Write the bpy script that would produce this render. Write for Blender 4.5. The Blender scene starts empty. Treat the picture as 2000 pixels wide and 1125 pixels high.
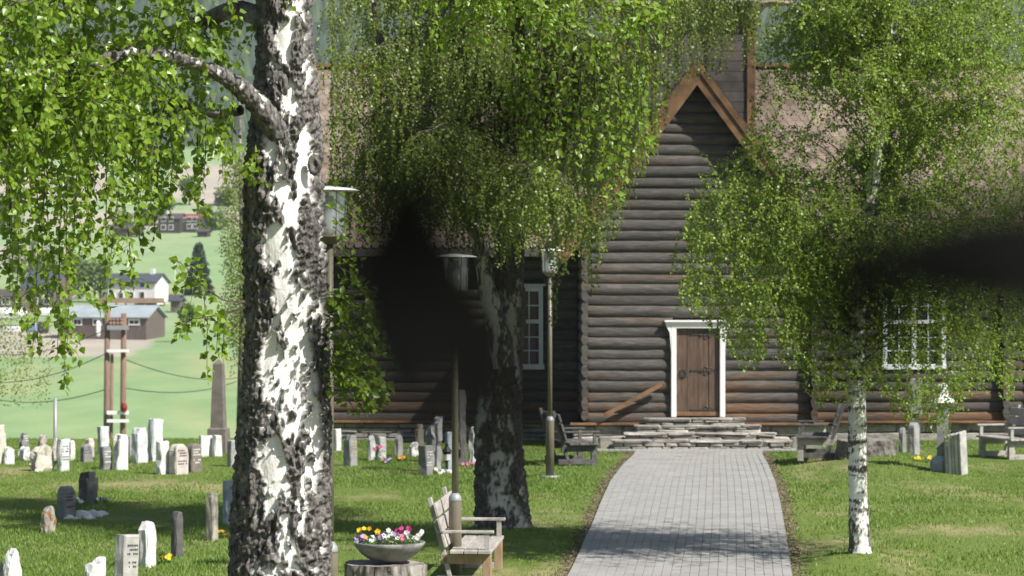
import bpy, bmesh, math, random
import numpy as np
from mathutils import Vector, Matrix, Euler
random.seed(7); rng = np.random.default_rng(7)
S = bpy.context.scene; COL = S.collection
R = math.radians
# ------------------------------------------------------------------ camera, sky, sun, exposure
F = 2000*100/36.0; H = 3.5
cd = bpy.data.cameras.new('camera'); cam = bpy.data.objects.new('camera', cd); COL.objects.link(cam)
cam.location = (0, 0, H); cam.rotation_euler = (R(90), 0, 0)
cd.lens = 100; cd.sensor_width = 36; cd.clip_start = 0.05; cd.clip_end = 8000
cd.dof.use_dof = True; cd.dof.focus_distance = 21; cd.dof.aperture_fstop = 6.3
S.camera = cam
SUN_AZ, SUN_EL = 54, 45
W = bpy.data.worlds.new('World'); S.world = W; W.use_nodes = True
wn = W.node_tree.nodes; sky = wn.new('ShaderNodeTexSky'); sky.sky_type = 'NISHITA'; sky.sun_disc = False
sky.sun_elevation = R(SUN_EL); sky.sun_rotation = R(180-SUN_AZ)
W.node_tree.links.new(sky.outputs[0], wn['Background'].inputs[0]); wn['Background'].inputs[1].default_value = 0.06
sl = bpy.data.lights.new('sun', 'SUN'); sl.energy = 5.0; sl.angle = R(0.53); sl.color = (1, .955, .88)
so = bpy.data.objects.new('sun', sl); COL.objects.link(so)
sv = Vector((math.sin(R(SUN_AZ))*math.cos(R(SUN_EL)), -math.cos(R(SUN_AZ))*math.cos(R(SUN_EL)), math.sin(R(SUN_EL))))
so.rotation_euler = sv.to_track_quat('Z', 'Y').to_euler(); so.location = (30, -20, 60)
S.view_settings.view_transform = 'Standard'; S.view_settings.look = 'None'; S.view_settings.gamma = 1
S.view_settings.use_curve_mapping = False; S.view_settings.exposure = 0.8
S.render.engine = 'CYCLES'
try: S.cycles.max_bounces = 6; S.cycles.transparent_max_bounces = 6; S.cycles.volume_bounces = 0
except Exception: pass

# ------------------------------------------------------------------ helpers
def P(px, py, d): return Vector(((px-1000)/F*d, d, H-(py-562.5)/F*d))
def DG(py): return F*H/(py-562.5)
def sstep(a, b, x):
    t = np.clip((np.asarray(x, float)-a)/(b-a), 0, 1); return t*t*(3-2*t)
PD = [66, 90, 140, 200, 300, 450, 550, 620, 830, 1000, 1200, 1500, 2500, 4000]
PZ = [0, -4, -8.5, -8.5, -7.5, -5, -.3, 3, 19.5, 45, 85, 150, 420, 700]
def gz(x, y):
    x = np.asarray(x, float); y = np.asarray(y, float)
    t = np.clip((34-y)/34, 0, 1); z = 2*t*t*(3-2*t)
    yy = y - 22*sstep(-6.2, -4.7, x)
    z = z + np.interp(yy, PD, PZ)
    z = z + .33*np.exp(-(((x-7.0)/1.35)**2+((y-55.2)/3.2)**2))          # mound under the old stump
    z = z + .16*np.exp(-(((x-4.43)/.6)**2+((y-36.2)/.7)**2)) + .2*np.exp(-(((x+.1)/.8)**2+((y-39.5)/.9)**2))
    return z
def gzf(x, y): return float(gz(x, y))
def hsh(ix, iy, iz):
    n = (ix.astype(np.int64)*73856093) ^ (iy.astype(np.int64)*19349663) ^ (iz.astype(np.int64)*83492791)
    n = (n ^ (n >> 13))*1274126177 & 0x7fffffff
    n = (n ^ (n >> 16)) & 0xffff
    return n/65535.0
def vn(p):
    f = np.floor(p); r = p-f; r = r*r*(3-2*r); i = f.astype(np.int64); o = 0
    for a in (0, 1):
        for b in (0, 1):
            for c in (0, 1):
                w = (r[:, 0] if a else 1-r[:, 0])*(r[:, 1] if b else 1-r[:, 1])*(r[:, 2] if c else 1-r[:, 2])
                o = o + w*hsh(i[:, 0]+a, i[:, 1]+b, i[:, 2]+c)
    return o*2-1
ROT = np.array(Euler((.6, .35, .8)).to_matrix())
def fbm(p, n=4):
    s = 0; a = 1; t = 0
    for k in range(n): s = s+a*vn(p+k*17.3); t += a; a *= .5; p = (p*2.03) @ ROT
    return s/t
def obj(name, me, mat=None, parent=None, inv=True):
    o = bpy.data.objects.new(name, me); COL.objects.link(o)
    if mat is not None and me is not None and not me.materials: me.materials.append(mat)
    if parent is not None:
        o.parent = parent
        if inv: o.matrix_parent_inverse = parent.matrix_basis.inverted()
    return o
def tag(o, label=None, cat=None, group=None, kind=None):
    if label: o['label'] = label
    if cat: o['category'] = cat
    if group: o['group'] = group
    if kind: o['kind'] = kind
    return o
def root(name, loc, label, cat, group=None, rz=0):
    o = bpy.data.objects.new(name, None); COL.objects.link(o); o.location = loc; o.rotation_euler = (0, 0, rz)
    o.empty_display_size = .2
    return tag(o, label, cat, group)
def mesh_np(name, v, f, mat=None, smooth=False):
    me = bpy.data.meshes.new(name); v = np.asarray(v, np.float32); f = np.asarray(f, np.int32)
    me.vertices.add(len(v)); me.vertices.foreach_set('co', v.ravel())
    k = f.shape[1]; me.loops.add(f.size); me.loops.foreach_set('vertex_index', f.ravel())
    me.polygons.add(len(f)); me.polygons.foreach_set('loop_start', np.arange(0, f.size, k, dtype=np.int32))
    me.update(calc_edges=True)
    if smooth: me.polygons.foreach_set('use_smooth', np.ones(len(f), bool))
    if mat: me.materials.append(mat)
    return me
class MB:
    def __init__(s): s.v = []; s.f = []
    def add(s, vs, fs):
        n = len(s.v); s.v += [tuple(v) for v in vs]; s.f += [tuple(i+n for i in f) for f in fs]; return s
    def box(s, a, b, M=None, ch=0.0):
        x0, y0, z0 = a; x1, y1, z1 = b
        if ch <= 0:
            vs = [(x0,y0,z0),(x1,y0,z0),(x1,y1,z0),(x0,y1,z0),(x0,y0,z1),(x1,y0,z1),(x1,y1,z1),(x0,y1,z1)]
            fs = [(3,2,1,0),(4,5,6,7),(0,1,5,4),(1,2,6,5),(2,3,7,6),(3,0,4,7)]
        else:
            bm = bmesh.new(); bmesh.ops.create_cube(bm, size=1)
            for v in bm.verts: v.co = Vector(((x0+x1)/2+v.co.x*(x1-x0), (y0+y1)/2+v.co.y*(y1-y0), (z0+z1)/2+v.co.z*(z1-z0)))
            bmesh.ops.bevel(bm, geom=bm.edges[:], offset=ch, segments=1, affect='EDGES')
            bm.verts.index_update(); vs = [v.co.copy() for v in bm.verts]; fs = [[v.index for v in f.verts] for f in bm.faces]; bm.free()
        if M: vs = [M @ Vector(v) for v in vs]
        return s.add(vs, fs)
    def lathe(s, prof, c=(0,0,0), n=16, cap=True):
        vs = []; fs = []
        for r, z in prof:
            for k in range(n):
                a = 2*math.pi*k/n; vs.append((c[0]+r*math.cos(a), c[1]+r*math.sin(a), c[2]+z))
        for i in range(len(prof)-1):
            for k in range(n): fs.append((i*n+k, i*n+(k+1)%n, (i+1)*n+(k+1)%n, (i+1)*n+k))
        if cap: fs.append(tuple(range(n-1, -1, -1))); fs.append(tuple(range((len(prof)-1)*n, len(prof)*n)))
        return s.add(vs, fs)
    def tube(s, pts, rad, n=6, cap=True):
        pts = [Vector(p) for p in pts]; m = len(pts); vs = []; fs = []
        if not hasattr(rad, '__len__'): rad = [rad]*m
        u = None
        for i, p in enumerate(pts):
            t = (pts[min(i+1, m-1)]-pts[max(i-1, 0)]).normalized()
            if u is None: u = t.orthogonal().normalized()
            else: u = (u-t*u.dot(t)).normalized()
            w = t.cross(u)
            for k in range(n):
                a = 2*math.pi*k/n; vs.append(p+(u*math.cos(a)+w*math.sin(a))*rad[i])
        for i in range(m-1):
            for k in range(n): fs.append((i*n+k, i*n+(k+1)%n, (i+1)*n+(k+1)%n, (i+1)*n+k))
        if cap: fs.append(tuple(range(n-1, -1, -1))); fs.append(tuple(range((m-1)*n, m*n)))
        return s.add(vs, fs)
    def prism(s, poly, y0, y1, M=None):          # outline in XZ, extruded along Y
        n = len(poly); vs = [(x, y0, z) for x, z in poly]+[(x, y1, z) for x, z in poly]
        fs = [tuple(range(n)), tuple(range(2*n-1, n-1, -1))]+[(i, i+n, (i+1) % n+n, (i+1) % n) for i in range(n)]
        if M: vs = [M @ Vector(v) for v in vs]
        return s.add(vs, fs)
    def mesh(s, name, mat=None, smooth=False):
        me = bpy.data.meshes.new(name); me.from_pydata(s.v, [], s.f)
        bm = bmesh.new(); bm.from_mesh(me); bmesh.ops.recalc_face_normals(bm, faces=bm.faces[:]); bm.to_mesh(me); bm.free()
        if smooth: me.polygons.foreach_set('use_smooth', np.ones(len(me.polygons), bool))
        if mat: me.materials.append(mat)
        return me
    def build(s, name, mat, parent=None, smooth=False, inv=True): return obj(name, s.mesh(name, mat, smooth), None, parent, inv)

# ------------------------------------------------------------------ materials
def nodes(name):
    m = bpy.data.materials.new(name); m.use_nodes = True; nt = m.node_tree
    return m, nt, nt.nodes['Principled BSDF']
def ramp(nt, fac, stops):
    r = nt.nodes.new('ShaderNodeValToRGB'); e = r.color_ramp.elements
    while len(e) < len(stops): e.new(0.5)
    for i, (p, c) in enumerate(stops): e[i].position = p; e[i].color = (*c, 1)
    nt.links.new(fac, r.inputs[0]); return r.outputs[0]
def noise(nt, scale, detail=4, rough=.6, vec=(1,1,1), world=True, seed=0):
    if world: src = nt.nodes.new('ShaderNodeNewGeometry').outputs['Position']
    else: src = nt.nodes.new('ShaderNodeTexCoord').outputs['Object']
    mp = nt.nodes.new('ShaderNodeMapping'); mp.inputs['Scale'].default_value = vec; mp.inputs['Location'].default_value = (seed*3.1, seed*1.7, seed)
    nt.links.new(src, mp.inputs[0])
    n = nt.nodes.new('ShaderNodeTexNoise'); n.inputs['Scale'].default_value = scale; n.inputs['Detail'].default_value = detail; n.inputs['Roughness'].default_value = rough
    nt.links.new(mp.outputs[0], n.inputs['Vector']); return n.outputs['Fac']
def mixc(nt, fac, a, b, mode='MIX'):
    m = nt.nodes.new('ShaderNodeMix'); m.data_type = 'RGBA'; m.blend_type = mode
    for sock, v in ((m.inputs[0], fac), (m.inputs[6], a), (m.inputs[7], b)):
        if hasattr(v, 'is_linked'): nt.links.new(v, sock)
        elif isinstance(v, tuple): sock.default_value = (*v, 1)
        else: sock.default_value = v
    return m.outputs[2]
def bump(nt, b, h, dist=.01, st=.6):
    n = nt.nodes.new('ShaderNodeBump'); n.inputs['Distance'].default_value = dist; n.inputs['Strength'].default_value = st
    nt.links.new(h, n.inputs['Height']); nt.links.new(n.outputs[0], b.inputs['Normal'])
def surf(name, c1, c2, scale=6, vec=(1,1,1), rough=.8, fine=60, bd=.004, rnd=.0, c3=None, detail=5, lo=.35, hi=.65, metal=0, world=True):
    m, nt, b = nodes(name)
    n = noise(nt, scale, detail, .65, vec, world)
    st = [(lo, c1), (hi, c2)] if c3 is None else [(lo, c1), ((lo+hi)/2, c2), (hi, c3)]
    c = ramp(nt, n, st)
    f = noise(nt, fine, 3, .7, vec, world, 5)
    c = mixc(nt, .35, c, ramp(nt, f, [(.3, (.35,.35,.35)), (.7, (1,1,1))]), 'MULTIPLY')
    if rnd:
        oi = nt.nodes.new('ShaderNodeObjectInfo'); c = mixc(nt, 1.0, c, ramp(nt, oi.outputs['Random'], [(0, (1-rnd,)*3), (1, (1,1,1))]), 'MULTIPLY')
    nt.links.new(c, b.inputs['Base Color']); b.inputs['Roughness'].default_value = rough; b.inputs['Metallic'].default_value = metal
    if bd: bump(nt, b, f, bd)
    return m
def plain(name, c, rough=.5, metal=0): return surf(name, tuple(x*.85 for x in c), c, 5, rough=rough, fine=30, bd=.001, metal=metal)
def leafmat(name, c1, c2, tr, w=.45, rough=.42):
    m, nt, b = nodes(name); g = nt.nodes.new('ShaderNodeNewGeometry')
    c = ramp(nt, g.outputs['Random Per Island'], [(0, c1), (1, c2)])
    nt.links.new(c, b.inputs['Base Color']); b.inputs['Roughness'].default_value = rough; b.inputs['Specular IOR Level'].default_value = .45
    t = nt.nodes.new('ShaderNodeBsdfTranslucent'); nt.links.new(mixc(nt, 1.0, c, tr, 'MULTIPLY'), t.inputs[0])
    x = nt.nodes.new('ShaderNodeMixShader'); x.inputs[0].default_value = w
    nt.links.new(b.outputs[0], x.inputs[1]); nt.links.new(t.outputs[0], x.inputs[2]); nt.links.new(x.outputs[0], nt.nodes['Material Output'].inputs[0])
    return m
def attrmat(name, attr, build):
    m, nt, b = nodes(name); a = nt.nodes.new('ShaderNodeAttribute'); a.attribute_name = attr
    build(nt, b, a); return m
M = {}
# log wall: weathered grey tar with bare orange wood here and there
def logmat():
    m, nt, b = nodes('weathered_log')
    n1 = noise(nt, 1.0, 5, .6, (.55, 3, 6)); n2 = noise(nt, 4.0, 6, .7, (.8, 9, 9), True, 3)
    base = ramp(nt, n2, [(.3, (.032,.028,.025)), (.52, (.075,.069,.064)), (.75, (.15,.141,.132))])
    oi = nt.nodes.new('ShaderNodeObjectInfo')
    sep = nt.nodes.new('ShaderNodeSeparateXYZ'); nt.links.new(nt.nodes.new('ShaderNodeNewGeometry').outputs['Position'], sep.inputs[0])
    mr = nt.nodes.new('ShaderNodeMapRange'); mr.inputs[1].default_value = .5; mr.inputs[2].default_value = 1.7; mr.inputs[3].default_value = .2; mr.inputs[4].default_value = 0
    nt.links.new(sep.outputs[2], mr.inputs[0])
    ad = nt.nodes.new('ShaderNodeMath'); nt.links.new(n1, ad.inputs[0]); nt.links.new(mr.outputs[0], ad.inputs[1])
    a2 = nt.nodes.new('ShaderNodeMath'); a2.operation = 'MULTIPLY_ADD'; nt.links.new(oi.outputs['Random'], a2.inputs[0]); a2.inputs[1].default_value = .16; nt.links.new(ad.outputs[0], a2.inputs[2])
    msk = ramp(nt, a2.outputs[0], [(.65, (0,0,0)), (.88, (.8,.8,.8))])
    c = mixc(nt, msk, base, ramp(nt, n2, [(.3, (.06,.03,.014)), (.7, (.20,.105,.045))]))
    c = mixc(nt, 1.0, c, ramp(nt, oi.outputs['Random'], [(0, (.72,)*3), (1, (1.1,1.08,1.05))]), 'MULTIPLY')
    nt.links.new(c, b.inputs['Base Color']); b.inputs['Roughness'].default_value = .88
    bump(nt, b, n2, .02, .7); return m
M['log'] = logmat()
M['orange_wood'] = surf('tarred_orange_board', (.10,.05,.022), (.27,.145,.065), 3, (1,6,1), .6, 40, .006, .15)
M['tower_wood'] = surf('tower_board', (.055,.048,.042), (.12,.105,.095), 2, (1,4,1), .7, 40, .006, .3, c3=(.17,.085,.04), hi=.78)
M['door_wood'] = surf('door_plank', (.055,.034,.023), (.115,.071,.047), 2.5, (9,2,1), .6, 60, .003, .3, c3=(.19,.10,.045), hi=.75)
M['iron'] = surf('wrought_iron', (.05,.045,.043), (.10,.09,.085), 20, rough=.55, metal=.5)
M['black'] = plain('black_iron_paint', (.008,.008,.009), .6)
M['white_paint'] = surf('white_paint', (.74,.74,.73), (.84,.84,.83), 3, rough=.45, bd=.001)
M['blue_white'] = surf('grey_white_paint', (.62,.65,.68), (.74,.77,.80), 3, rough=.45, bd=.001)
M['shingle'] = surf('roof_shingle', (.17,.125,.095), (.33,.26,.205), 2.2, rough=.85, fine=25, bd=.004, rnd=.35)
M['roof_base'] = plain('roof_underlay', (.06,.05,.045), .9)
M['stone'] = surf('schist', (.24,.225,.20), (.46,.43,.385), 3.5, (1,1,2.5), .85, 22, .02, .4, c3=(.58,.55,.49), hi=.7)
M['paver'] = surf('concrete_paver', (.27,.265,.25), (.33,.325,.31), 1.2, rough=.85, fine=70, bd=.002, rnd=.10)
M['joint'] = plain('joint_sand', (.17,.16,.145), .95)
M['bench_wood'] = surf('greyed_pine', (.30,.275,.25), (.48,.45,.42), 3, (4,1,4), .75, 40, .003, .15)
M['bench_orange'] = surf('pine_heartwood', (.28,.185,.10), (.46,.33,.21), 3, (3,3,1), .7, 40, .002, .1)
M['bench_dark'] = surf('dark_old_shaded_wood', (.06,.058,.056), (.14,.135,.13), 3, (4,1,4), .8, 40, .003, .15)
M['pole'] = surf('olive_painted_steel', (.15,.135,.095), (.20,.18,.13), 4, rough=.4, bd=.0005)
M['lamp_white'] = plain('lamp_cap_white', (.75,.76,.78), .35)
M['utility'] = surf('creosoted_pole', (.13,.075,.055), (.24,.15,.115), 4, (5,5,.6), .8, 30, .004)
M['steel'] = plain('galvanised_steel', (.34,.345,.35), .5, .25)
M['concrete'] = surf('bowl_concrete', (.10,.10,.10), (.30,.30,.29), 5, (1,1,1.5), .75, 40, .002, world=False)
M['soil'] = surf('soil', (.03,.02,.013), (.07,.05,.035), 12, rough=.95)
M['cutwood'] = surf('stump_top', (.14,.12,.10), (.34,.31,.28), 9, rough=.9)
M['chip'] = surf('wood_litter', (.14,.09,.06), (.32,.24,.18), 20, rough=.95)
def glass():
    m, nt, b = nodes('window_glass'); b.inputs['Base Color'].default_value = (.012,.014,.016,1); b.inputs['Roughness'].default_value = .04
    b.inputs['Specular IOR Level'].default_value = .6; return m
M['glass'] = glass()
def clear():
    m, nt, b = nodes('lantern_acrylic'); b.inputs['Base Color'].default_value = (.8,.85,.85,1); b.inputs['Roughness'].default_value = .12
    b.inputs['Transmission Weight'].default_value = .85; b.inputs['IOR'].default_value = 1.3; return m
M['clear'] = clear()
M['leaf_front'] = leafmat('birch_leaf_near', (.11,.205,.016), (.24,.36,.04), (1.5,1.35,.7), .45, .36)
M['leaf_mid'] = leafmat('birch_leaf_weeping', (.095,.155,.018), (.235,.31,.05), (1.4,1.3,.8), .44)
M['leaf_right'] = leafmat('birch_leaf_young', (.12,.205,.022), (.28,.39,.06), (1.45,1.35,.8), .48)
M['leaf_far'] = leafmat('far_leaf', (.09,.155,.035), (.19,.27,.075), (1.1,1.1,.7), .35, .6)
M['leaf_pale'] = leafmat('pale_birch_leaf', (.17,.23,.05), (.30,.36,.11), (1.2,1.15,.8), .45, .6)
M['needle'] = leafmat('spruce_needle', (.022,.05,.028), (.045,.085,.05), (1,1,1), .15, .6)
M['twig'] = surf('twig_bark', (.035,.025,.02), (.11,.085,.07), 12, rough=.8)
M['grass'] = leafmat('grass_blade', (.085,.16,.02), (.20,.29,.055), (1.2,1.2,.8), .3, .55)
def petal(n, c): return leafmat(n, tuple(x*.75 for x in c), c, (1,1,1), .25, .6)
for n, c in dict(yellow=(.80,.55,.02), orange=(.75,.35,.03), white=(.8,.8,.78), purple=(.30,.10,.42), violet=(.45,.30,.62), magenta=(.40,.02,.16), pink=(.85,.22,.40), red=(.25,.01,.02), blue=(.25,.3,.7)).items():
    M['fl_'+n] = petal('petal_'+n, c)
M['plant'] = leafmat('plant_leaf', (.05,.12,.015), (.11,.21,.03), (1.2,1.2,.8), .3)
def gravemat(n, c, k=1.0, lich=None):
    m = surf('stone_'+n, tuple(x*.62 for x in c), c, 4*k, (1,1,1.6), .8, 45, .008)
    return m
GM = {n: gravemat(n, c) for n, c in dict(white=(.74,.74,.72), pale=(.62,.63,.62), bluepale=(.66,.69,.70), cream=(.60,.56,.48), pink=(.60,.53,.50), grey=(.34,.34,.34), midgrey=(.26,.26,.265), dark=(.13,.125,.12), brown=(.20,.175,.15), bluegrey=(.40,.45,.50), beige=(.46,.42,.36), granite=(.48,.465,.44)).items()}
def lich_stone():
    m = surf('stone_lichen', (.30,.27,.23), (.50,.46,.41), 5, rough=.85, fine=45, bd=.008)
    nt = m.node_tree; b = nt.nodes['Principled BSDF']; c = b.inputs['Base Color'].links[0].from_socket
    nt.links.new(mixc(nt, ramp(nt, noise(nt, 9, 3, .5, seed=2), [(.56, (0,0,0)), (.62, (1,1,1))]), c, (.30,.14,.055)), b.inputs['Base Color']); return m
GM['lichen'] = lich_stone()
# birch bark: attribute 'bark' = 0 white papery skin, 1 dark fissured cork, also the big trunk's shaded left flank
def barkmat(name, white=(.78,.77,.74), d1=(.016,.014,.013), d2=(.21,.195,.178)):
    def f(nt, b, a):
        n = noise(nt, 36, 6, .72, (1,1,.4)); lent = noise(nt, 9, 3, .6, (1,1,9), True, 2); big = noise(nt, 5, 3, .6, (1,1,1), True, 6)
        wc = mixc(nt, ramp(nt, lent, [(.30, (.5,)*3), (.40, (0,0,0))]), white, (.33,.30,.27))
        wc = mixc(nt, .8, wc, ramp(nt, big, [(.3, (.72,.70,.67)), (.6, (1,1,1))]), 'MULTIPLY')
        dc = ramp(nt, n, [(.40, d1), (.52, tuple((p+q)/2 for p, q in zip(d1, d2))), (.68, d2)])
        nt.links.new(mixc(nt, a.outputs['Fac'], wc, dc), b.inputs['Base Color']); b.inputs['Roughness'].default_value = .7
        bump(nt, b, n, .012, .8)
    return attrmat(name, 'bark', f)
M['bark_front'] = barkmat('birch_bark_old'); M['bark_mid'] = barkmat('birch_bark_dark', (.50,.475,.43), (.018,.015,.013), (.13,.115,.098)); M['bark_right'] = barkmat('birch_bark_young', (.74,.73,.69), (.03,.026,.024), (.16,.145,.13))
M['limb'] = surf('limb_bark', (.03,.025,.022), (.16,.14,.125), 8, (1,1,1), .8, 40, .006, c3=(.42,.40,.37), hi=.74)
# ------------------------------------------------------------------ ground sheet (lawn, valley fields, hillside)
def make_ground():
    ds = np.concatenate([np.arange(-30, 34, 2), np.arange(34, 66, .5), np.arange(66, 160, 2.5), np.arange(160, 640, 8), np.arange(640, 1300, 14), np.arange(1300, 4001, 90)])
    t = np.linspace(-1, 1, 241); t = np.sign(t)*np.abs(t)**1.25
    D, T = np.meshgrid(ds, t, indexing='ij'); X = T*(32+np.maximum(D, 0)*.42); Z = gz(X, D)
    p = np.stack([X.ravel(), D.ravel(), Z.ravel()], 1)
    far = np.clip((p[:, 1]-90)/400, 0, 1)
    p[:, 2] += fbm(p*np.array([.004,.004,0]), 3)*far*2.5 + np.where(p[:, 1] > 1150, fbm(p*np.array([.003,.002,0])+9, 3)*25, 0)
    p[:, 2] += fbm(p*np.array([.35,.35,0]), 3)*.05*((p[:, 1] > 30) & (p[:, 1] < 62))
    n, k = D.shape; i = np.arange(n*k).reshape(n, k)
    f = np.stack([i[:-1, :-1].ravel(), i[:-1, 1:].ravel(), i[1:, 1:].ravel(), i[1:, :-1].ravel()], 1)
    me = mesh_np('ground', p, f, None, True)
    x, y = p[:, 0], p[:, 1]; px = 1000+x/np.maximum(y, 1)*F
    c = np.tile(np.array([.13,.18,.04]), (len(p), 1))                    # lawn
    green, soil, pale, wood, straw = map(np.array, ([.27,.39,.19], [.50,.44,.38], [.32,.41,.22], [.06,.09,.06], [.38,.41,.22]))
    w = fbm(np.stack([x*.02, y*.006, x*0], 1), 3)
    c[y > 66] = green
    st = np.sin((x*.55+y*.10)*.9+4*w)*.5+.5; w2 = fbm(np.stack([x*.05, y*.02, x*0+3], 1), 3)
    s = (y > 66) & (y < 400); c[s] = green+(straw-green)*np.clip(w[s]*1.6+.6*st[s]*(w2[s] > -.05)+w2[s]*.6, 0, .8)[:, None]
    s = (y > 395+w*20) & (y < 470) & (px < 300-(455-y)*.5); c[s] = soil
    s = (y > 470) & (y < 640); c[s] = pale+(straw-pale)*np.clip(w[s]*2, 0, .6)[:, None]
    s = (y >= 640); c[s] = green*1.05+(pale-green)*np.clip(w[s]*2, 0, 1)[:, None]
    s = (y > 835+w*15) & (y < 890); c[s] = soil*.9+.1*green
    s = (y > 690+w*25) & (y < 770) & (px < 130); c[s] = soil
    s = (y > 905+w*20) & (y < 1010) & ((px < 215+w*60) | (px > 330+w*60)); c[s] = soil
    s = (y > 1060+w*60); c[s] = wood
    ca = me.color_attributes.new('zone', 'FLOAT_COLOR', 'POINT'); ca.data.foreach_set('color', np.concatenate([c, np.ones((len(c), 1))], 1).astype(np.float32).ravel())
    def f2(nt, b, a):
        n1 = noise(nt, .45, 5, .65, (1, .5, 1)); n2 = noise(nt, 9, 5, .7); n3 = noise(nt, .16, 4, .6, (1,.35,1), True, 8)
        col = mixc(nt, .55, a.outputs['Color'], ramp(nt, n2, [(.3, (.45,.45,.42)), (.7, (1.0,1.0,1.0))]), 'MULTIPLY')
        sep = nt.nodes.new('ShaderNodeSeparateXYZ'); nt.links.new(nt.nodes.new('ShaderNodeNewGeometry').outputs['Position'], sep.inputs[0])
        mr = nt.nodes.new('ShaderNodeMapRange'); mr.inputs[1].default_value = 62; mr.inputs[2].default_value = 66; mr.inputs[3].default_value = 1; mr.inputs[4].default_value = 0
        nt.links.new(sep.outputs[1], mr.inputs[0])
        dry = mixc(nt, 1.0, ramp(nt, n1, [(.505, (0,0,0)), (.65, (.85,.85,.85))]), mr.outputs[0], 'MULTIPLY')
        col = mixc(nt, dry, col, (.30,.25,.145))
        col = mixc(nt, .5, col, ramp(nt, n3, [(.35, (.7,.78,.7)), (.65, (1.1,1.06,1.0))]), 'MULTIPLY')
        nt.links.new(col, b.inputs['Base Color']); b.inputs['Roughness'].default_value = .95; b.inputs['Specular IOR Level'].default_value = .15
        bump(nt, b, n2, .05, .6)
    me.materials.append(attrmat('turf_and_fields', 'zone', f2))
    o = obj('ground', me); tag(o, kind='structure'); return o
make_ground()
# ------------------------------------------------------------------ path
PC = [(8, .2, 2.7), (20, .9, 2.7), (34.6, 2.06, 2.70), (39.9, 2.46, 2.78), (46, 2.86, 2.9), (50.8, 3.22, 2.95), (55, 3.55, 2.85), (58.8, 3.86, 2.67), (60.9, 4.0, 2.7)]
pcd = np.array(PC)
def pcen(d): return float(np.interp(d, pcd[:, 0], pcd[:, 1]))
def pwid(d): return float(np.interp(d, pcd[:, 0], pcd[:, 2]))
pcs = np.poly1d(np.polyfit(pcd[:, 0], pcd[:, 1], 4))
def pcen(d): return float(pcs(d))
def make_path():
    ds = np.arange(8, 61.2, .5); v = []; f = []
    for d in ds:
        c, w = pcen(d), pwid(d)
        for t in np.linspace(-.5, .5, 9): x = c+t*(w+.02); v.append((x, d, gzf(x, d)+.035))
    k = 9
    for i in range(len(ds)-1):
        for j in range(k-1): f.append((i*k+j, i*k+j+1, (i+1)*k+j+1, (i+1)*k+j))
    o = obj('path', mesh_np('path', v, f, M['joint'], True)); tag(o, kind='structure')
    mb = MB().box((-.0555, -.1053, -.02), (.0555, .1053, .016), None, .003); pm = mb.mesh('paver', M['paver'])
    pos = []
    d = 30.0; r = 0
    while d < 61.0:
        c, w = pcen(d), pwid(d); n = 24; sp = w/n; a = math.atan((pcen(d+.2)-pcen(d-.2))/.4)
        for j in range(n):
            off = .105 if j % 2 else 0
            x = c-w/2+(j+.5)*sp; pos.append((x+math.tan(a)*off, d+off, -a, sp/.115))
        d += .211; r += 1
    # landing in front of the steps
    for jx in range(36):
        for jy in range(2):
            x = 1.75+jx*.125
            if abs(x-4.0) > 1.38 or True:
                if abs(x-4.0) > 1.36: pos.append((x, 60.55+jy*.21, 0, 1.06))
    pos.sort(key=lambda q: (q[1] < 34.4, q[1]))
    def place(q, m):
        x, y, a, s = q
        return Matrix.Translation((x, y, gzf(x, y)+.04+rng.normal(0, .0022))) @ Euler((rng.normal(0, .006), rng.normal(0, .006), a)).to_matrix().to_4x4() @ Matrix.Diagonal((s, 1, 1, 1))
    for q in pos[:300]:
        p = obj('paver', pm, None, o, False); p.matrix_local = place(q, None)
    pv = np.array([v.co[:] for v in pm.vertices]); pf = [tuple(p.vertices) for p in pm.polygons]
    vs = []; fs = []
    for q in pos[300:]:
        mt = np.array(place(q, None)); n = len(vs)*len(pv)
        vs.append(pv @ mt[:3, :3].T+mt[:3, 3]); fs += [tuple(i+n for i in f) for f in pf]
    me = bpy.data.meshes.new('paver_field'); me.from_pydata(np.concatenate(vs).tolist(), [], fs); me.materials.append(M['paver'].copy())
    nt = me.materials[0].node_tree
    for nd in nt.nodes:
        if nd.type == 'OBJECT_INFO':
            g = nt.nodes.new('ShaderNodeNewGeometry')
            for l in list(nd.outputs['Random'].links): nt.links.new(g.outputs['Random Per Island'], l.to_socket)
    tag(obj('paver_field', me, None, o), kind='stuff')
    # litter along the edges
    vs = []; fs = []
    for i in range(3600):
        d = rng.uniform(33, 60); s = rng.choice([-1, 1]); x = pcen(d)+s*(pwid(d)/2+.02+abs(rng.normal(0, .085))); a = rng.uniform(0, 6.3); l = rng.uniform(.012, .04)
        z = gzf(x, d)+.045; n = len(vs)
        vs += [(x+l*math.cos(a), d+l*math.sin(a), z), (x-l*math.sin(a)*.5, d+l*math.cos(a)*.5, z+.012), (x-l*math.cos(a), d-l*math.sin(a), z), (x+l*math.sin(a)*.5, d-l*math.cos(a)*.5, z+.008)]; fs.append((n, n+1, n+2, n+3))
    tag(obj('path_edge_litter', mesh_np('litter', vs, fs, M['chip'])), 'dry leaf litter along both path edges', 'litter', kind='stuff')
make_path()
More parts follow.
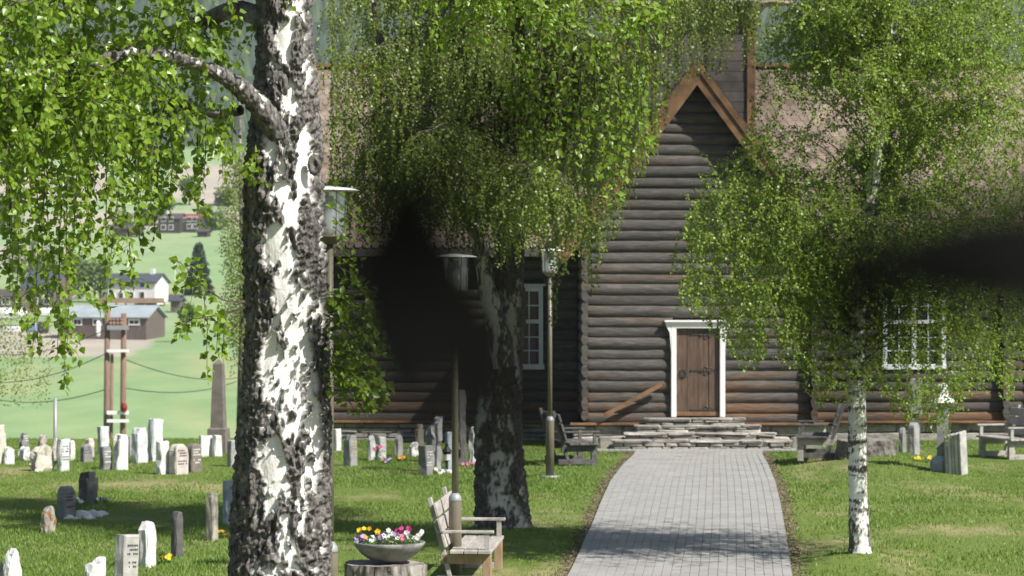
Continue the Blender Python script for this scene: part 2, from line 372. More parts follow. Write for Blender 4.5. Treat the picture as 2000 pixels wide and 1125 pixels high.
# ------------------------------------------------------------------ grass
def make_grass(N=430000):
    d = np.sqrt(rng.uniform(32.5**2, 66**2, N)); x = rng.uniform(-.19, .19, N)*d*1.05
    keep = np.abs(x-pcs(d)) > np.interp(d, pcd[:, 0], pcd[:, 2])/2+.06*rng.random(N)+.03
    keep &= ~((d > 60.4) & (x > 1.5) & (x < 6.7)) & ~((d > 65.3) & (x > -5)) & ~((d > 62.1) & (x > 1.3) & (x < 6.9))
    dry = fbm(np.stack([x*.5, d*.22, x*0], 1), 3); keep &= rng.random(N) > np.clip(dry*2.2, 0, .85)
    d, x, dry = d[keep], x[keep], dry[keep]; n = len(d)
    h = rng.uniform(.025, .06, n)*(1+.5*fbm(np.stack([x*1.2, d*1.2, x*0], 1), 2)); a = rng.uniform(0, 6.28, n); w = rng.uniform(.005, .011, n)
    z = gz(x, d)-.004; la = rng.uniform(0, 6.28, n); ln = h*rng.uniform(.1, .8, n)
    v = np.empty((n, 3, 3)); ca, sa = np.cos(a)*w, np.sin(a)*w
    v[:, 0] = np.stack([x-ca, d-sa, z], 1); v[:, 1] = np.stack([x+ca, d+sa, z], 1); v[:, 2] = np.stack([x+np.cos(la)*ln, d+np.sin(la)*ln, z+h], 1)
    me = mesh_np('lawn_grass', v.reshape(-1, 3), np.arange(n*3).reshape(-1, 3), M['grass'])
    tag(obj('lawn_grass', me), 'short green lawn grass covering the churchyard', 'grass', kind='stuff')
make_grass()
# ------------------------------------------------------------------ church
FD, WD = 62.3, 65.4                     # front arm wall, nave wall
FX0, FX1, CX = 1.57, 6.62, 4.03
SL = 1.35; APEX = 8.37
church = root('log_church', (CX, FD, 0), 'dark log church with steep gable, white door frame and wooden tower', 'church')
LR = .235
def logmesh(seed, n=14, seg=15):
    v = []; f = []
    for i in range(seg):
        t = i/(seg-1); x = t-.5
        for k in range(n):
            a = 2*math.pi*k/n; p = np.array([[x*9+seed*7, math.cos(a)*1.1, math.sin(a)*1.1]])
            r = LR/2*(1.15+.07*float(vn(p)[0])+.04*float(vn(p*3.1+4)[0])); v.append((x, math.cos(a)*r*.72, math.sin(a)*r+.012*float(vn(np.array([[x*4+seed*3, seed, .5]]))[0])))
    for i in range(seg-1):
        for k in range(n): f.append((i*n+k, (i+1)*n+k, (i+1)*n+(k+1) % n, i*n+(k+1) % n))
    f.append(tuple(range(n))); f.append(tuple(range((seg-1)*n+n-1, (seg-1)*n-1, -1)))
    me = bpy.data.meshes.new('log'); me.from_pydata(v, [], f); me.materials.append(M['log'])
    me.polygons.foreach_set('use_smooth', np.array([True]*(len(f)-2)+[False]*2)); return me
LM = [logmesh(s) for s in range(6)]
def log_x(x0, x1, y, z):
    if x1-x0 < .06: return
    o = obj('log', random.choice(LM), None, church); o.location = ((x0+x1)/2, y+rng.normal(0, .012), z); o.scale = (x1-x0, rng.uniform(.95, 1.06), rng.uniform(.96, 1.03)); o.rotation_euler = (random.uniform(-.3, .3), rng.normal(0, .0015), 0)
def log_y(y0, y1, x, z):
    o = obj('log', random.choice(LM), None, church); o.location = (x, (y0+y1)/2, z); o.scale = (y1-y0, .78, rng.uniform(.96, 1.04)); o.rotation_euler = (random.uniform(-.3, .3), 0, R(90))
ZB = .64
nrow = int((APEX-ZB)/LR)+1
for i in range(nrow):
    z = ZB+i*LR; hw = (APEX-.35-z)/SL; x0, x1 = FX0+.02, FX1-.02
    if z > 4.35: x0, x1 = max(x0, CX-hw), min(x1, CX+hw)
    if x1-x0 < .3: continue
    if z < 2.78: log_x(x0, 3.52, FD, z); log_x(4.62, x1, FD, z)
    else: log_x(x0, x1, FD, z)
    if z < 4.6:
        for x in (FX0+.02, FX1-.02): log_y(FD-.27+rng.normal(0, .02), WD+.1, x, z+LR/2-.02)
for i in range(18):
    z = ZB-.1+i*LR
    for x0, x1, holes in ((-5, FX0-.05, [(-.5, .72, 1.62, 3.6)]), (FX1+.05, 14.2, [(8.48, 9.97, 1.62, 3.6), (11.86, 12.95, .3, 2.55)])):
        cuts = [(a, b) for a, b, c, d in holes if c < z < d]; x = x0
        for a, b in cuts: log_x(x, a, WD, z); x = b
        log_x(x, x1, WD, z)
    if z < 4.3:
        for x in (-4.85, 11.32): log_y(WD-.28+rng.normal(0, .02), WD+2, x, z+LR/2-.02)
# inner dark shell so nothing shows between logs
MB().prism([(FX0+.1, .4), (FX1-.1, .4), (FX1-.1, 4.4), (CX, APEX-.5), (FX0+.1, 4.4)], FD+.06, WD+.5).build('inner_wall', M['roof_base'], church)
MB().box((-4.9, WD+.06, .3), (14.1, WD+9, 4.5)).build('inner_wall', M['roof_base'], church)
# foundations and sill boards
def stonemesh(seed):
    bm = bmesh.new(); bmesh.ops.create_cube(bm, size=1); bmesh.ops.bevel(bm, geom=bm.edges[:], offset=.09, segments=1, affect='EDGES')
    for v in bm.verts:
        n = fbm(np.array([v.co*2.2])+seed*5.3, 2)[0]; v.co += Vector((fbm(np.array([v.co*1.7])+seed, 2)[0]*.05, n*.07, fbm(np.array([v.co*1.9])+seed*2, 2)[0]*.07))
    me = bpy.data.meshes.new('stone'); bm.to_mesh(me); bm.free(); me.materials.append(M['stone']); return me
SM = [stonemesh(s) for s in range(8)]
def stone(name, parent, x0, x1, y0, y1, z0, z1):
    o = obj(name, random.choice(SM), None, parent); o.location = ((x0+x1)/2, (y0+y1)/2, (z0+z1)/2); o.scale = (x1-x0, y1-y0, z1-z0); o.rotation_euler = (0, rng.normal(0, .012), rng.normal(0, .01)); return o
def course(name, parent, x0, x1, y0, y1, z0, z1, wmin, wmax, gap=.012):
    x = x0
    while x < x1-.02:
        w = rng.uniform(wmin, wmax)
        if x1-(x+w) < wmin*.6: w = x1-x
        stone(name, parent, x+gap/2, x+w-gap/2, y0+rng.normal(0, .012), y1, z0+gap/2, z1-gap/2+rng.normal(0, .004)); x += w
for x0, x1, y in ((FX0-.25, FX1+.25, FD),):
    course('foundation_stone', church, x0, x1, y-.14, y+.3, -.1, .26, .5, .95); course('foundation_stone', church, x0, x1, y-.12, y+.3, .26, .5, .45, .9)
course('foundation_stone', church, FX1+.25, 14.2, WD-.12, WD+.3, -.15, .18, .6, 1.2); course('foundation_stone', church, FX1+.25, 14.2, WD-.1, WD+.3, .18, .4, .5, 1.1)
for k in range(5): course('foundation_stone', church, -5.1, FX0-.2, WD-.12, WD+.3, -.15+k*.11, -.04+k*.11, .3, .9)
for x0, x1, y, z in ((FX0-.3, 3.46, FD, .5), (4.66, FX1+.3, FD, .5), (-5.1, FX0-.25, WD, .41), (FX1+.3, 14.3, WD, .4)):
    MB().box((x0, y-.24, z), (x1, y+.1, z+.055), None, .008).build('sill_board', M['orange_wood'], church)
# roofs
def slab(mb, a, b, c, d, t):
    n = (Vector(b)-Vector(a)).cross(Vector(d)-Vector(a)).normalized()*t; q = [Vector(p) for p in (a, b, c, d)]
    mb.add(q+[p-n for p in q], [(0,1,2,3), (7,6,5,4), (0,4,5,1), (1,5,6,2), (2,6,7,3), (3,7,4,0)])
RY = WD+4.5; RZ = 8.94; EZ = 4.38; EY = WD-.5; NS = (RZ-EZ)/(RY-EY)
RO = .4; RF = FD-RO; HWX = (APEX-4.36)/SL
mb = MB(); slab(mb, (-5.5, EY, EZ), (14.6, EY, EZ), (14.6, RY, RZ), (-5.5, RY, RZ), .12); slab(mb, (14.6, RY+4.9, EZ), (-5.5, RY+4.9, EZ), (-5.5, RY, RZ), (14.6, RY, RZ), .12)
roof = mb.build('roof', M['roof_base'], church)
mb = MB(); yb = EY+(APEX-EZ)/NS
slab(mb, (CX-HWX, RF, 4.36), (CX, RF, APEX), (CX, yb, APEX), (CX-HWX, WD, 4.36), -.1); slab(mb, (CX+HWX, RF, 4.36), (CX, RF, APEX), (CX, yb, APEX), (CX+HWX, WD, 4.36), .1)
groof = mb.build('roof', M['roof_base'], church)
# shingles: pointed scales
def shinglemesh():
    w, h = .095, .40; poly = [(-w, .14), (-w*.65, .03), (0, 0), (w*.65, .03), (w, .14), (w, h), (-w, h)]
    mb = MB(); mb.prism(poly, -.022, 0); return mb.mesh('shingle', M['shingle'])
SH = shinglemesh(); shv = np.array([v.co[:] for v in SH.vertices]); shf = [tuple(p.vertices) for p in SH.polygons]
def shingles(roofobj, org, ux, us, nu, ns, visible):
    ux = Vector(ux).normalized(); us = Vector(us).normalized(); nr = ux.cross(us).normalized()
    if nr.z < 0: nr = -nr
    mats = []
    for r in range(ns):
        for c in range(nu):
            p = Vector(org)+ux*(c*.2+(.1 if r % 2 else 0))+us*(r*.2)+nr*(.02+rng.normal(0, .003))
            if not visible(p, r, c): continue
            y = -nr; m = Matrix(((ux.x, y.x, us.x, p.x), (ux.y, y.y, us.y, p.y), (ux.z, y.z, us.z, p.z), (0,0,0,1)))
            mats.append((p, m @ Euler((R(-3.2), rng.normal(0, .02), 0)).to_matrix().to_4x4()))
    return mats
def vis_nave(p, r, c):
    if abs(p.x-CX) < (APEX-p.z)/SL-.1 : return False
    return True
sm_ = shingles(roof, (-5.5, EY, EZ), (1,0,0), (0, RY-EY, RZ-EZ), 100, 32, vis_nave)
pr = [q for q in sm_ if 6.2 < q[0].x < 12.3 and q[0].z > 5.6]; pr.sort(key=lambda q: -q[0].z); pick = set(id(q) for q in pr[:300])
for q in sm_:
    if id(q) in pick: o = obj('shingle', SH, None, roof); o.matrix_world = q[1]; o.matrix_parent_inverse = Matrix(); o.matrix_basis = roof.matrix_parent_inverse.inverted() @ q[1] if False else q[1]
rest = [q for q in sm_ if id(q) not in pick]
yl = math.hypot(HWX, APEX-4.36)
gl = shingles(groof, (CX-HWX, RF, 4.36), (0,1,0), (HWX, 0, APEX-4.36), 44, int(yl/.2), lambda p, r, c: p.y < EY+(p.z-EZ)/NS+.1 or p.z < EZ+.1 and p.y < WD)
gr = shingles(groof, (CX+HWX, RF, 4.36), (0,1,0), (-HWX, 0, APEX-4.36), 44, int(yl/.2), lambda p, r, c: p.y < EY+(p.z-EZ)/NS+.1 or p.z < EZ+.1 and p.y < WD)
for ro, lst in ((roof, rest), (groof, gl+gr)):
    vs = []; fs = []
    for q in lst:
        mt = np.array(q[1]); n = len(vs)*len(shv); vs.append(shv @ mt[:3, :3].T+mt[:3, 3]); fs += [tuple(i+n for i in f) for f in shf]
    me = bpy.data.meshes.new('shingle_field'); me.from_pydata(np.concatenate(vs).tolist(), [], fs); mm = M['shingle'].copy(); me.materials.append(mm)
    for nd in mm.node_tree.nodes:
        if nd.type == 'OBJECT_INFO':
            g = mm.node_tree.nodes.new('ShaderNodeNewGeometry')
            for l in list(nd.outputs['Random'].links): mm.node_tree.links.new(g.outputs['Random Per Island'], l.to_socket)
    tag(obj('shingle_field', me, None, ro), kind='stuff')
MB().box((-5.6, RY-.14, RZ-.02), (14.7, RY+.14, RZ+.07), None, .01).build('ridge_board', M['orange_wood'], church)
MB().box((-5.6, EY-.03, EZ-.16), (1.1, EY+.03, EZ+.0)).build('eave_board', M['tower_wood'], church)
MB().box((CX+HWX, EY-.03, EZ-.16), (14.7, EY+.03, EZ+.0)).build('eave_board', M['tower_wood'], church)
for s in (-1, 1):                                                   # barge boards on the gable
    mb = MB(); u = Vector((s*HWX*1.06, 0, -(APEX-4.36)*1.06)); n = Vector((s*SL, 0, 1)).normalized()
    for w, yy, t in ((.34, RF-.06, .05), (.14, RF-.10, .06)):
        a = Vector((CX, yy, APEX+.12)); q = [a, a+u, a+u-n*w, a-n*w-Vector((0,0,w*.2))]
        q[3] = Vector((CX, yy, APEX+.12-w*math.sqrt(1+SL*SL)))
        mb.add(q+[p+Vector((0, t, 0)) for p in q], [(0,1,2,3), (7,6,5,4), (0,4,5,1), (1,5,6,2), (2,6,7,3), (3,7,4,0)])
    mb.build('barge_board', M['orange_wood'], church)
# tower
TX0, TX1, TY = 2.5, 5.56, 66.0
MB().box((TX0+.04, TY+.04, 5), (TX1-.04, TY+3, 10.2)).build('tower_core', M['roof_base'], church)
for i in range(22):
    z = 5.0+i*.235; MB().box((TX0, TY-.03+rng.normal(0, .004), z), (TX1, TY+.04, z+.228), None, .006).build('tower_plank', M['tower_wood'], church)
for x in (TX0-.06, TX1-.12): MB().box((x, TY-.09, 5), (x+.2, TY+.12, 9.72), None, .01).build('corner_board', M['orange_wood'], church)
for i in range(6): MB().box((TX0-.02, TY+.1+i*.5, 5), (TX0+.05, TY+.58+i*.5, 9.8)).build('tower_plank', M['tower_wood'], church)
MB().box((TX0+.62, TY-.07, 8.35), (TX0+.86, TY-.035, 8.95)).build('hatch', M['orange_wood'], church)
MB().box((TX0-.4, TY-.45, 10.08), (TX1+.4, TY+3.5, 10.22)).build('tower_eave', M['bench_wood'], church)
MB().lathe([(2.75, 10.23), (1.5, 12.2), (.05, 17)], ((TX0+TX1)/2, TY+1.5, 0), 4).build('spire', M['shingle'], church)
# front door
def strap_hinge(y, xr, z, parent):
    mb = MB(); mb.box((xr-.62, y-.012, z-.014), (xr, y, z+.014))
    def scroll(cx, cz, r, s):
        pts = [(cx+math.cos(a)*r*(1-a/9), y-.008, cz+s*math.sin(a)*r*(1-a/9)) for a in np.linspace(0, 5.2, 12)]; mb.tube(pts, .0085, 5)
    for s in (-1, 1):
        scroll(xr-.30, z+s*.045, .05, s); scroll(xr-.20, z+s*.03, .035, s); scroll(xr-.08, z+s*.035, .04, -s); scroll(xr-.40, z+s*.02, .028, s)
    mb.lathe([(.001, 0), (.022, 0), (.022, .014), (.001, .016)], (xr-.62, y-.006, z-.007), 8)
    return mb.build('hinge', M['iron'], parent)
def door_set(x0, x1, z0, z1, y, planks, frame, hinge=True):
    w = x1-x0; dr = MB().box((x0, y, z0), (x1, y+.05, z1)).build('door', M['roof_base'], church)
    for k in range(planks):
        MB().box((x0+k*w/planks+.003, y-.03+rng.normal(0, .003), z0+.1), (x0+(k+1)*w/planks-.003, y+.001, z1), None, .005).build('plank', M['door_wood'], dr)
    MB().box((x0, y-.05, z0), (x1, y+.001, z0+.095), None, .006).build('threshold', M['orange_wood'], dr)
    if hinge:
        for t in (.07, .52, .93): strap_hinge(y-.032, x1-.005, z0+(z1-z0)*t, dr)
        mb = MB(); cx, cz = x0+.15, z0+.93
        for k in range(8):
            a = k*math.pi/4; mb.lathe([(.001, -.03), (.028, -.022), (.028, .022), (.001, .03)], (cx+.06*math.cos(a), y-.035, cz+.07*math.sin(a)), 6)
        mb.box((cx-.05, y-.045, cz-.06), (cx+.05, y-.03, cz+.06)); mb.tube([(cx, y-.05, cz), (cx-.03, y-.11, cz-.01), (cx-.1, y-.12, cz-.1)], .012, 6)
        mb.build('lock_plate', M['iron'], dr)
    fr = MB(); fr.box((x0-.115, y-.12, z0-.02), (x0, y+.12, z1), None, .008); fr.box((x1, y-.12, z0-.02), (x1+.115, y+.12, z1), None, .008); fr.box((x0-.115, y-.122, z1), (x1+.115, y+.12, z1+.13), None, .008)
    for s, xe in ((-1, x0-.115), (1, x1+.115)):
        fr.prism([(xe, z1-.5), (xe, z1+.12), (xe+s*.13, z1+.12), (xe+s*.1, z1+.04), (xe+s*.03, z1-.1), (xe+s*.015, z1-.3)], y-.118, y-.04)
    fr.box((x0-.26, y-.19, z1+.132), (x1+.26, y+.1, z1+.175), None, .006); fr.box((x0-.22, y-.155, z1+.1), (x1+.22, y+.1, z1+.1305), None, .004)
    fr.build('door_frame', frame, church)
door_set(3.59, 4.54, .70, 2.62, FD-.06, 4, M['white_paint'])
door_set(11.98, 12.85, .55, 2.4, WD-.06, 4, M['blue_white'])
# windows
def window(x0, x1, z0, z1, y, mat):
    w = .10; mb = MB()
    mb.box((x0, y-.14, z0), (x0+w, y+.1, z1), None, .006); mb.box((x1-w, y-.14, z0), (x1, y+.1, z1), None, .006); mb.box((x0, y-.142, z1-w), (x1, y+.1, z1+.02), None, .006); mb.box((x0-.03, y-.16, z0-.05), (x1+.03, y+.1, z0+w-.03), None, .006); mb.box((x0-.06, y-.2, z1+.022), (x1+.06, y+.1, z1+.07), None, .006)
    zt = z0+(z1-z0)*.57; mb.box((x0+w, y-.11, zt-.045), (x1-w, y+.05, zt+.045)); xm = (x0+x1)/2; mb.box((xm-.05, y-.112, z0+.07), (xm+.05, y+.05, z1-w))
    fr = mb.build('window', mat, church)
    for (a, b) in ((x0+w, xm-.05), (xm+.05, x1-w)):
        for (c, d, n) in ((z0+.07, zt-.045, 3), (zt+.045, z1-w, 2)):
            for i in range(2):
                for j in range(n):
                    pw, ph = (b-a)/2, (d-c)/n; MB().box((a+i*pw+.013, y-.02, c+j*ph+.013), (a+(i+1)*pw-.013, y-.012, c+(j+1)*ph-.013), Matrix.Translation((0,0,0))).build('pane', M['glass'], fr)
            g = MB(); g.box(((a+b)/2-.013, y-.05, c), ((a+b)/2+.013, y, d))
            for j in range(1, n): g.box((a, y-.048, c+j*(d-c)/n-.013), (b, y, c+j*(d-c)/n+.013))
            g.build('glazing_bar', mat, fr)
window(-.48, .71, 1.68, 3.52, WD-.02, M['blue_white']); window(8.5, 9.95, 1.68, 3.52, WD-.02, M['blue_white'])
# front steps
steps = root('stone_steps', (CX, 61.5, 0), 'four dry-stone steps leading up to the white-framed church door', 'steps')
lev = [(0, .24, 2.17, 5.98, 60.98), (.24, .385, 2.43, 5.68, 61.28), (.385, .53, 2.68, 5.39, 61.58), (.53, .675, 2.9, 5.07, 61.86)]
for z0, z1, x0, x1, y in lev:
    MB().box((x0+.05, y+.06, z0-.06), (x1-.05, FD-.2, z1-.05)).build('core', M['soil'], steps)
    n = 2 if z0 == 0 else 1; zc = z0; h = (z1-.05-z0)/n/ (1 if n > 1 else 2); n = 2
    for k in range(n): course('stone', steps, x0, x1, y, y+.3, z0-(.03 if k == 0 else 0)+k*(z1-.05-z0)/n, z0+(k+1)*(z1-.05-z0)/n, .2 if z0 == 0 else .25, .55 if z0 == 0 else .8, .016)
    course('slab', steps, x0-.03, x1+.03, y-.03, FD-.16 if z0 > .5 else y+.42, z1-.055, z1, .4, 1.3, .008)
steps2 = root('stone_steps', (12.4, 64.8, 0), 'small grey stone steps under the side door at right edge', 'steps')
for k in range(5): course('slab', steps2, 11.55+k*.05, 13.3, 64.2+k*.2, 65.1, -.02+k*.11, .09+k*.11, .5, 1.0, .012)
# leaning beam
mb = MB(); a = Vector((2.0, 61.95, .72)); b = Vector((3.27, 62.0, 1.40)); u = (b-a).normalized(); n = Vector((-u.z, 0, u.x))
q = [a-n*.045, b-n*.045, b+n*.045, a+n*.045]; mb.add(q+[p+Vector((0, .07, 0)) for p in q], [(0,1,2,3), (7,6,5,4), (0,4,5,1), (1,5,6,2), (2,6,7,3), (3,7,4,0)])
tag(mb.build('leaning_beam', M['orange_wood']), 'brown wooden beam leaning on the log wall left of the door', 'beam')
# ------------------------------------------------------------------ lamps
def lamp(px, d, top, collar, label, sc=1.0):
    x = (px-1000)/F*d; g = gzf(x, d); r = root('lamp_post', (x, d, g), label, 'street lamp', 'lamp posts in the churchyard'); h = top-g; hc = collar-g
    MB().lathe([(.18, -.02), (.18, .03), (.1, .035)], n=16).build('base_plate', M['steel'], r, True, False)
    MB().lathe([(.077, .03), (.077, hc-.06), (.075, hc-.03), (.045, hc+.015)], n=18).build('lower_tube', M['pole'], r, True, False)
    MB().lathe([(.078, hc-.065), (.079, hc-.05), (.074, hc-.015), (.044, hc+.03)], n=18).build('collar', M['steel'], r, True, False)
    MB().lathe([(.041, hc), (.037, h-.5)], n=14).build('pole', M['pole'], r, True, False)
    MB().lathe([(.06, h-.52), (.11, h-.47), (.135, h-.46), (.135, h-.44), (.06, h-.435)], n=18).build('lantern_base', M['pole'], r, True, False)
    MB().lathe([(.13, h-.435), (.14, h-.056)], n=24, cap=False).build('glass_cylinder', M['clear'], r, True, False)
    MB().lathe([(.04, h-.435), (.06, h-.38), (.06, h-.2), (.03, h-.14), (.03, h-.1)], n=12).build('bulb', M['lamp_white'], r, True, False)
    for k in range(6):
        a = k*math.pi/3; MB().tube([(.14*math.cos(a), .14*math.sin(a), h-.44), (.15*math.cos(a), .15*math.sin(a), h-.05)], .006, 5).build('lantern_rod', M['steel'], r, False, False)
    MB().lathe([(.26, h-.055), (.265, h-.05), (.2, h-.03), (.06, h-.015), (.001, h-.01)], n=28).build('lamp_cap', M['lamp_white'], r, True, False)
lamp(643, 24.8, 4.4, 1.26, 'olive lamp post half hidden behind the big white birch trunk')
lamp(889, 34.0, 3.92, 1.02, 'olive lamp post standing in front of the pale wooden bench')
lamp(1074, 52.6, 4.24, 1.10, 'olive lamp post on the lawn left of the path near the church corner')
# ------------------------------------------------------------------ benches
def bench(loc, rz, L, label, mat, mat2, group='wooden park benches'):
    r = root('park_bench', loc, label, 'bench', group, rz)   # local: length along Y, faces +X
    h = L/2
    for k in range(3): MB().box((-.16+k*.2, -h, .41), (.03+k*.2, h, .455), None, .008).build('seat_board', mat, r, False, False)
    MS = Matrix.Translation((-.2, 0, .43)) @ Euler((0, R(-17), 0)).to_matrix().to_4x4()
    for k in range(3): MB().box((-.02, -h, .06+k*.195), (.025, h, .23+k*.195), MS, .008).build('back_board', mat, r, False, False)
    for s in (-1, 1):
        y = s*(h-.16); y2 = y+s*.05
        MB().box((.30, y-.05, -.03), (.42, y+.05, .41), None, .006).build('leg', mat2, r, False, False)
        MB().box((-.09, y-.05, -.52), (-.03, y+.05, .70), MS, .006).build('back_leg', mat, r, False, False)
        MB().box((-.3, y-.05, .28), (.30, y+.05, .40), None, .006).build('seat_rail', mat2, r, False, False)
        MB().box((-.36, y-.05, .03), (.30, y+.05, .13), None, .006).build('foot_rail', mat, r, False, False)
        MB().box((-.34, y2-.045, .655), (.46, y2+.045, .69), None, .006).build('armrest', mat, r, False, False)
        MB().box((.33, y2-.03, .4555), (.40, y2+.03, .655), None, .004).build('arm_post', mat, r, False, False)
    return r
bench((-.53, 34.5, gzf(-.53, 34.5)-.03), R(-4), 2.1, 'pale grey wooden bench beside the second birch and lamp post', M['bench_wood'], M['bench_orange']).scale = (.83, 1, .97)
bench(((1112-1000)/F*56.5, 56.6, 0), R(10), 1.7, 'dark shaded bench behind the lamp post by the church corner', M['bench_dark'], M['bench_dark'])  # dimness over this bench is put into its dark wood colour
bench(((1600-1000)/F*55.8, 55.6, gzf(6.0, 55.6)), R(172), 1.7, 'weathered bench right of the path beside the low tree stump', M['bench_dark'], M['bench_wood'])
bench(((1988-1000)/F*57.6, 58.2, 0), R(195), 1.7, 'grey bench cut off by the right edge in front of small steps', M['bench_wood'], M['bench_wood'])
# ------------------------------------------------------------------ stumps, bowl, flowers
def stump(loc, r0, r1, h, label, seed):
    n, m = 120, 26; v = []
    rt = root('tree_stump', loc, label, 'stump')
    A, Z = np.meshgrid(np.linspace(0, 2*np.pi, n, endpoint=False), np.linspace(-.12, h, m), indexing='xy')
    a, z = A.ravel(), Z.ravel(); rr = r0+(r1-r0)*np.clip(z/h, 0, 1)**.5
    rr = rr*(1+.05*np.sin(a*3+seed)+.04*np.sin(a*5+seed*2)); p = np.stack([np.cos(a)*6, np.sin(a)*6, z*3.5], 1)+seed*11
    fn = fbm(p, 3); rr = rr+.045*(1-np.abs(fbm(p*1.6, 3))*3)*r0*1.2-.02
    z = np.where(z > h-.01, h+.02*fbm(p*.5, 2), z)
    v = np.stack([np.cos(a)*rr, np.sin(a)*rr, z], 1); i = np.arange(n*m).reshape(m, n); j = np.roll(i, -1, 1)
    f = np.stack([i[:-1].ravel(), j[:-1].ravel(), j[1:].ravel(), i[1:].ravel()], 1)
    me = mesh_np('bark', v, f, M['bark_mid'], True); at = me.attributes.new('bark', 'FLOAT', 'POINT'); at.data.foreach_set('value', np.clip((.8 if seed == 1 else 1.0)+fn*1.2, .45 if seed == 1 else .8, 1).astype(np.float32))
    obj('bark', me, None, rt, False)
    top = v[-n:]; c = np.array([[0, 0, h-.01]]); me = mesh_np('cut_face', np.concatenate([top*np.array([.97,.97,1]), c]), [(k, (k+1) % n, n) for k in range(n)], M['cutwood']); obj('cut_face', me, None, rt, False)
    return rt
BX = (760-1000)/F*30; sg = gzf(BX, 30)
stump(((748-1000)/F*30, 30, sg), .50, .43, .60-sg, 'barky tree stump in the foreground carrying the flower bowl', 1)
stump(((1690-1000)/F*54.8, 54.8, gzf(6.8, 54.8)-.02), .60, .55, .28, 'low wide old stump on the mound behind the slim birch', 2)
bowl = root('planter_bowl', (BX, 30, .615), 'grey concrete bowl of pansies standing on the stump', 'planter')
MB().lathe([(.12, 0), (.2, .02), (.30, .09), (.36, .16), (.385, .205), (.375, .21), (.35, .17), (.2, .12), (.001, .12)], n=40).build('bowl', M['concrete'], bowl, True, False)
MB().lathe([(.355, .168), (.2, .185), (.001, .19)], n=24, cap=False).build('soil', M['soil'], bowl, True, False)
def rotm(n): return np.linalg.qr(n)[0]
def leaves_mesh(name, pos, dirs, nrm, size, mat, wid=.42, kind=6):
    pos = np.asarray(pos); n = len(pos); d = dirs/np.maximum(np.linalg.norm(dirs, axis=1, keepdims=True), 1e-6)
    s = np.cross(d, nrm); s /= np.maximum(np.linalg.norm(s, axis=1, keepdims=True), 1e-6); u = np.cross(s, d); L = np.asarray(size).reshape(-1, 1)
    if kind == 6:
        prof = [(0, 0), (.30, wid), (.62, wid*.62), (1, 0), (.62, -wid*.62), (.30, -wid)]
        v = np.stack([pos+d*L*a+s*L*b+u*L*abs(b)*.28 for a, b in prof], 1); f = np.array([[0,1,2,3], [0,3,4,5]])
    else:
        prof = [(0, 0), (.42, wid), (1, 0), (.42, -wid)]
        v = np.stack([pos+d*L*a+s*L*b+u*L*abs(b)*.25 for a, b in prof], 1); f = np.array([[0,1,2,3]])
    k = len(prof); fa = (np.arange(n)[:, None, None]*k+f[None]).reshape(-1, 4)
    return mesh_np(name, v.reshape(-1, 3), fa, mat)
def flower_clump(name, loc, rad, cols, label, nfl, hgt=.12, leaves=120, psize=.045, parent=None, cat='flowers', flat=.6):
    r = parent or root(name, loc, label, cat)
    p = rng.normal(0, .5, (leaves, 3))*np.array([rad, rad, 0]); p[:, 2] = rng.uniform(0, hgt*.7, leaves); dd = rng.normal(0, 1, (leaves, 3)); dd[:, 2] = np.abs(dd[:, 2])+.3
    obj('leaves', leaves_mesh('leaves', p, dd, rng.normal(0, 1, (leaves, 3)), rng.uniform(.03, .06, leaves), M['plant'], .3, 4), None, r, False)
    for k in range(nfl):
        a, q = rng.uniform(0, 6.28), rad*math.sqrt(rng.random())*.95; c = np.array([q*math.cos(a), q*math.sin(a), hgt*rng.uniform(.6, 1.0)])
        f = np.array([rng.normal(0, .5), -1+rng.normal(0, .4), .7+rng.normal(0, .3)]); f /= np.linalg.norm(f)
        e1 = np.cross(f, [0, 0, 1.]); e1 /= np.linalg.norm(e1); e2 = np.cross(e1, f); m = 5; ang = np.arange(m)*2*np.pi/m+rng.random()
        dr = e1*np.cos(ang)[:, None]+e2*np.sin(ang)[:, None]
        obj('blossom', leaves_mesh('blossom', np.tile(c, (m, 1))-dr*.004, dr+f*.25, np.tile(f, (m, 1)), np.full(m, psize*rng.uniform(.8, 1.15)), M['fl_'+random.choice(cols)], .72), None, r, False)
    return r
pl = root('pansies', (BX, 30, .80), 'mixed pansies growing in the concrete bowl', 'flowers')
n = 900; a = rng.uniform(0, 6.28, n); q = .33*np.sqrt(rng.random(n)); p = np.stack([q*np.cos(a), q*np.sin(a), rng.uniform(-.01, .11, n)*(1-q*1.3)+.0], 1); p[:, 2] *= np.where(p[:, 0] > -.08, 1.2, .6)
dd = rng.normal(0, 1, (n, 3)); dd[:, 2] = np.abs(dd[:, 2])
obj('leaves', leaves_mesh('leaves', p, dd, rng.normal(0, 1, (n, 3)), rng.uniform(.02, .04, n), M['plant'], .32, 4), None, pl, False)
